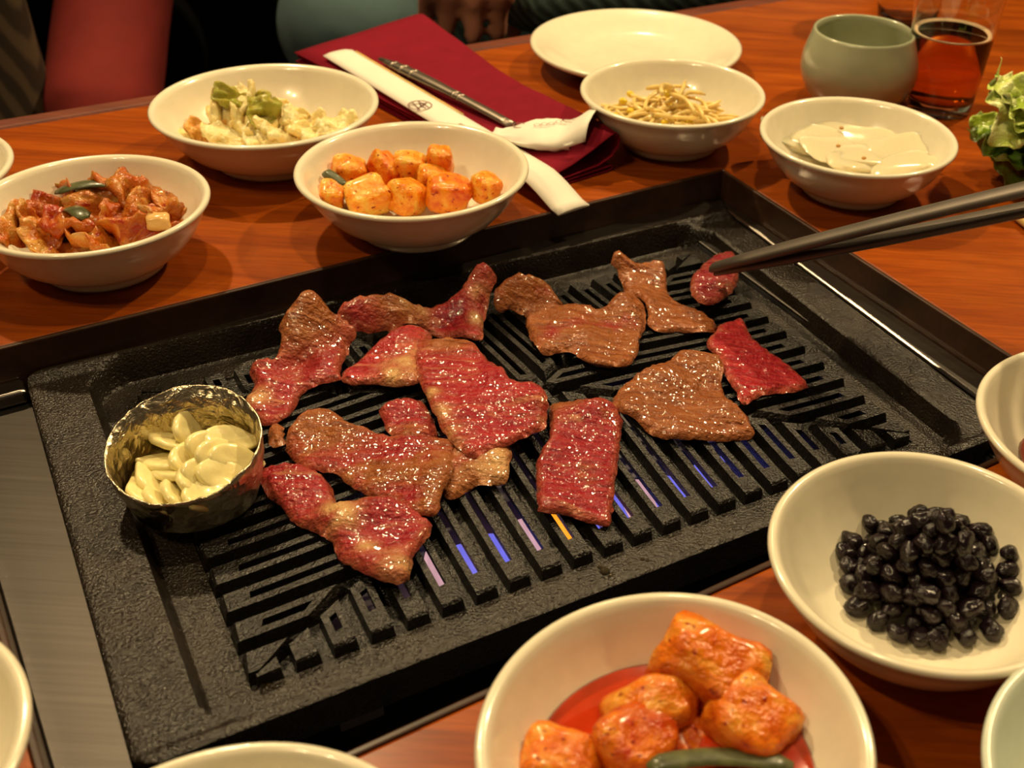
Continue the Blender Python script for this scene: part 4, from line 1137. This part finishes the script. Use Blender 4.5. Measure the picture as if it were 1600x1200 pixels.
# ------------------------------------------------------------------ lettuce and chopstick at the right
M_LET = []
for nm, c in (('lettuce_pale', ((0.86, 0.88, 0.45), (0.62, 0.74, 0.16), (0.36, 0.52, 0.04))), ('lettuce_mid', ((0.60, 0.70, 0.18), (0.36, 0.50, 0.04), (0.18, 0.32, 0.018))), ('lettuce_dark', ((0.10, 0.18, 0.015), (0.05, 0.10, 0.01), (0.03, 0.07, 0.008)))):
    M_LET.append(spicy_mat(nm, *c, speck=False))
lt = empty('lettuce', un(1600, 285, 0.0)); tag(lt, 'ruffled green lettuce head at the edge of the table', 'lettuce')
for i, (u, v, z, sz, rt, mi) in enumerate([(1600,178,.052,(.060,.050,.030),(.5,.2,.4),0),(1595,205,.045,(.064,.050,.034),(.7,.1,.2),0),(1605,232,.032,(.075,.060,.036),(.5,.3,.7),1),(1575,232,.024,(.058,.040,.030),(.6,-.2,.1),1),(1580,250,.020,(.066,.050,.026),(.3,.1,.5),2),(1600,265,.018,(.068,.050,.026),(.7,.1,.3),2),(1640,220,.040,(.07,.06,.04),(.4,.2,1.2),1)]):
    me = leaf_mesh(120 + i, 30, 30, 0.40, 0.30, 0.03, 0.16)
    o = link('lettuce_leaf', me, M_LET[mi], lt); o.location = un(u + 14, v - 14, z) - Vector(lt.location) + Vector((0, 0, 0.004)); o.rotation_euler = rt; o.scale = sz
pts = [un(1586, 334, 0.004) + (un(1660, 392, 0.004) - un(1586, 334, 0.004)).normalized() * (0.22 * q) for q in (0, 0.012, 0.5, 1.0)]
o = link('wooden_chopstick', tube_mesh('wooden_chopstick', pts, [0.0022, 0.0034, 0.0036, 0.0038], 8), M_STICK); tag(o, 'pale wooden chopstick lying at the table edge under the tongs', 'chopstick')

# ------------------------------------------------------------------ people beyond the table
def capsules(name, caps, voxel, mat, parent=None, smooth=6):
    bm = bmesh.new()
    for (p0, r0, p1, r1) in caps:
        p0, p1 = Vector(p0), Vector(p1); d = p1 - p0; L = max(d.length, 1e-5)
        bm2 = bmesh.new()
        bmesh.ops.create_uvsphere(bm2, u_segments=16, v_segments=12, radius=1)
        for v in bm2.verts:
            z = v.co.z
            r = r0 if z < 0 else r1
            v.co = Vector((v.co.x * r if abs(z) > 1e-6 else v.co.x * (r0 + r1) / 2, v.co.y * r if abs(z) > 1e-6 else v.co.y * (r0 + r1) / 2, (z * r0 if z < 0 else L + z * r1)))
        rot = d.to_track_quat('Z', 'Y').to_matrix().to_4x4()
        bm2.transform(Matrix.Translation(p0) @ rot)
        tmp = bpy.data.meshes.new('t'); bm2.to_mesh(tmp); bm2.free(); bm.from_mesh(tmp); bpy.data.meshes.remove(tmp)
    me = bm_mesh(name, bm)
    o = link(name, me, mat, parent)
    rm = o.modifiers.new('remesh', 'REMESH'); rm.mode = 'VOXEL'; rm.voxel_size = voxel; rm.use_smooth_shade = True
    s = o.modifiers.new('smooth', 'SMOOTH'); s.factor = 0.5; s.iterations = smooth
    return o
M_SKIN = simple('skin', (0.52, 0.22, 0.14), 0.5, var=0.1, nscale=40, sss=0.1, ssr=0.004)
M_HAIR = simple('dark_hair', (0.012, 0.009, 0.008), 0.5, bumps=0.4, bscale=300)
def knit_mat(name, col, freq, rot=(0, 0, 0), con=0.5):
    m, nt, b = new_mat(name)
    wv = nt.nodes.new('ShaderNodeTexWave'); wv.inputs['Scale'].default_value = freq; wv.inputs['Distortion'].default_value = 1.0
    nt.links.new(coords(nt, (1, 1, 1), rot), wv.inputs['Vector'])
    nt.links.new(ramp(nt, wv.outputs['Fac'], [(0.2, tuple(c * (1 - con) for c in col)), (0.8, col)]), b.inputs['Base Color'])
    b.inputs['Roughness'].default_value = 0.9
    bump(nt, b, wv.outputs['Fac'], 0.4, 0.003)
    return m
M_TEAL = knit_mat('teal_knit', (0.12, 0.20, 0.18), 45, (0, 0.3, CANG))
M_DENIM = knit_mat('grey_blue_denim', (0.11, 0.19, 0.21), 420, (0, 0, 0.4), 0.15)
M_RED = simple('red_sweater', (0.24, 0.018, 0.014), 0.85, var=0.1, nscale=30)
M_DARKC = simple('dark_trousers', (0.012, 0.012, 0.016), 0.9)
M_SHOE = simple('dark_shoe', (0.010, 0.009, 0.009), 0.5)
def head(root, c, face, hair):
    """head mesh pieces that belong to the body: skull, nose, ears as capsules"""
    r = face.cross(Vector((0, 0, 1))).normalized()
    return [(c + Vector((0, 0, 0.05)), 0.078, c - Vector((0, 0, 0.03)) + face * 0.02, 0.062), (c + face * 0.084 + Vector((0, 0, 0.012)), 0.010, c + face * 0.092 - Vector((0, 0, 0.018)), 0.014),
            (c + r * 0.078, 0.016, c + r * 0.080 - Vector((0, 0, 0.025)), 0.012), (c - r * 0.078, 0.016, c - r * 0.080 - Vector((0, 0, 0.025)), 0.012)]
def person(label, org, thighs, sh, elbows, wrists, fingers, top_mat, leg_mat, faced, shade_shell_mat):
    root = empty('person', org); tag(root, label, 'person')
    inv = Matrix.Translation(-Vector(root.location))
    hipc = org + Vector((0, 0, 0.46 + 0.0)); 
    pelv = Vector((org.x, org.y, -0.27)); neck = Vector((sh.x, sh.y, sh.z + 0.09)); hc = neck + Vector((0, 0, 0.14)) + faced * 0.02
    right = faced.cross(Vector((0, 0, 1))).normalized()
    caps = [(pelv, 0.10, sh, 0.10), (sh, 0.06, neck + Vector((0, 0, 0.05)), 0.05)] + head(root, hc, faced, None)
    topc = [(pelv + Vector((0, 0, 0.02)), 0.135, sh - Vector((0, 0, 0.06)), 0.125), (sh - right * 0.14, 0.068, sh + right * 0.14, 0.068)]
    legc = [(pelv - right * 0.07, 0.125, pelv + right * 0.07, 0.125)]
    shoes = []
    for kn, ft in thighs:
        legc += [(pelv + (right * 0.08 if (kn - pelv).dot(right) > 0 else -right * 0.08), 0.090, kn, 0.066), (kn, 0.064, ft + Vector((0, 0, 0.10)), 0.046)]
        caps.append((pelv, 0.05, kn, 0.045)); caps.append((kn, 0.045, ft + Vector((0, 0, 0.05)), 0.035))
        shoes += [(ft + Vector((0, 0, 0.045)), 0.042, ft + faced * 0.15 + Vector((0, 0, 0.036)), 0.036)]
    for sg, el, wri in zip((-1, 1), elbows, wrists):
        s0 = sh + right * (0.17 * sg)
        topc += [(s0, 0.062, el, 0.050), (el, 0.050, wri, 0.038)]
        caps += [(s0, 0.04, el, 0.036), (el, 0.036, wri, 0.026)]
    for ch in fingers:
        for (a, b, r0, r1) in ch: caps.append((a, r0, b, r1))
    for o in (capsules('body', caps, 0.0045, M_SKIN, root, 2), capsules('sweater', topc, 0.010, top_mat, root), capsules('trousers', legc, 0.010, leg_mat, root), capsules('shoes', shoes, 0.010, M_SHOE, root),
              capsules('hair', [(hc + Vector((0, 0, 0.065)) - faced * 0.018, 0.086, hc - faced * 0.045 - Vector((0, 0, 0.03)), 0.070)], 0.008, M_HAIR, root)):
        o.matrix_parent_inverse = inv
    if shade_shell_mat:
        o = capsules('torso_shade_shell', [(pelv + Vector((0, 0, 0.03)), 0.142, sh - Vector((0, 0, 0.07)), 0.133)], 0.010, shade_shell_mat, root); o.matrix_parent_inverse = inv  # added black shell over the sweater so the torso reads as shade
    for sg in (-1, 1):
        e = hc + faced * 0.071 + right * (0.030 * sg) + Vector((0, 0, 0.022))
        o = capsules('eye', [(e, 0.0125, e + faced * 0.001, 0.0125)], 0.004, simple('eye_white', (0.7, 0.68, 0.62), 0.2), root, 1); o.matrix_parent_inverse = inv
    m0 = hc + faced * 0.080 - Vector((0, 0, 0.048))
    o = capsules('mouth', [(m0 - right * 0.02, 0.006, m0 + right * 0.02, 0.006)], 0.003, simple('lips', (0.35, 0.08, 0.07), 0.4), root, 2); o.matrix_parent_inverse = inv
    return root
def hand(wri, pc, tips, r=0.0105):
    """palm from wrist to palm centre, fingers to the tips through a raised knuckle"""
    ch = [[(wri, pc, 0.027, 0.030)]]
    for i, (kn, mid, tp) in enumerate(tips):
        ch.append([(pc, kn, 0.018, 0.0098), (kn, mid, 0.0096, 0.0088), (mid, tp, 0.0086, 0.0072)])
    return ch
FACE = -CB
# diner in the teal sweater: forearm along the table edge, fingers over it
wri = un(815, -22, 0.000)
pc = un(745, -40, 0.004)
fg = []
for (ku, kv, tu, tv, bk) in ((674, -6, 664, 44, 0.012), (708, -4, 698, 54, 0.012), (746, -2, 738, 60, 0.012), (786, 0, 778, 56, 0.012)):
    kn = un(ku, kv - 10, 0.012); tp = un(tu, tv, -0.030); md = kn.lerp(tp, 0.5) + Vector((0, 0, 0.008))
    fg.append((kn, md, tp))
thb = (pc + CA * 0.03 + Vector((0, 0, -0.01)), pc + CA * 0.035 - CB * 0.02 - Vector((0, 0, 0.03)), pc + CA * 0.02 - CB * 0.03 - Vector((0, 0, 0.05)))
elb = un(1310, -62, 0.0)
pA = ab(0.66, 1.52, -0.75)
knA = un(548, 38, -0.085)
person('diner in a teal ribbed sweater and grey blue denim, hand at the table edge', pA,
       [(knA, ab(to_ab(knA)[0] + 0.02, to_ab(knA)[1] - 0.02, -0.75)), (ab(0.86, 1.12, -0.27), ab(0.86, 1.10, -0.75))], ab(0.72, 1.50, 0.26),
       [elb, ab(0.42, 1.62, 0.0)], [wri, ab(0.52, 1.62, -0.20)], hand(wri, pc, fg + [thb]), M_TEAL, M_DENIM, FACE, None)
# diner in the red sweater: one sleeve hanging beside the table edge
ea_ = CAMP + ray(158, 185) * 1.18
pB = ab(to_ab(ea_)[0] + 0.02, 1.52, -0.75)
a_ = to_ab(ea_)[0]
shB = CAMP + ray(232, -470) * 1.36 - CA * 0.17
person('diner in a plain red sweater seated beyond the pale kimchi bowl', ab(to_ab(shB)[0] - 0.01, to_ab(shB)[1] + 0.10, -0.75),
       [(ab(a_ - 0.30, 1.18, -0.28), ab(a_ - 0.30, 1.16, -0.75)), (ab(a_ - 0.08, 1.18, -0.28), ab(a_ - 0.08, 1.16, -0.75))], shB,
       [ea_, shB - CA * 0.32 - Vector((0, 0, 0.28))], [ab(a_ - 0.03, to_ab(ea_)[1] + 0.08, -0.24), ab(a_ - 0.36, 1.36, -0.20)], [], M_RED, M_DARKC, FACE, M_DARKC)
# striped cushion at the far left
m_, nt_, b_ = new_mat('striped_upholstery')
wv_ = nt_.nodes.new('ShaderNodeTexWave'); wv_.inputs['Scale'].default_value = 4.0; wv_.inputs['Distortion'].default_value = 2.0; wv_.inputs['Detail'].default_value = 3
nt_.links.new(coords(nt_, (1, 1, 1), (0.5, 0.4, 0.9)), wv_.inputs['Vector'])
nt_.links.new(ramp(nt_, wv_.outputs['Fac'], [(0.3, (0.055, 0.035, 0.022)), (0.8, (0.15, 0.10, 0.055))]), b_.inputs['Base Color']); b_.inputs['Roughness'].default_value = 0.9
cc = CAMP + ray(-48, 110) * 1.14
cu = link('bench_cushion', chunk_mesh(3, 0.03, 0.01, 4.5, 7), m_); cu.location = cc; cu.scale = (0.13, 0.10, 0.40); cu.rotation_euler = (0, 0, CANG)
tag(cu, 'brown striped upholstered cushion beside the diner in red', 'cushion')
# bench under the diners
bn = empty('bench', ab(0.3, 1.6, -0.75)); tag(bn, 'dark long bench the diners sit on', 'bench')
for (nm, x0, x1, y0, y1, z0, z1) in (('seat', -0.9, 1.4, 1.36, 1.95, -0.46, -0.40), ('backrest', -0.9, 1.4, 1.95, 2.03, -0.40, 0.10), ('base', -0.85, 1.35, 1.42, 1.78, -0.75, -0.46)):
    o = link(nm, box_mesh(nm, x0, x1, y0, y1, z0, z1, ab), M_DARKC, bn); o.matrix_parent_inverse = Matrix.Translation(-Vector(bn.location))
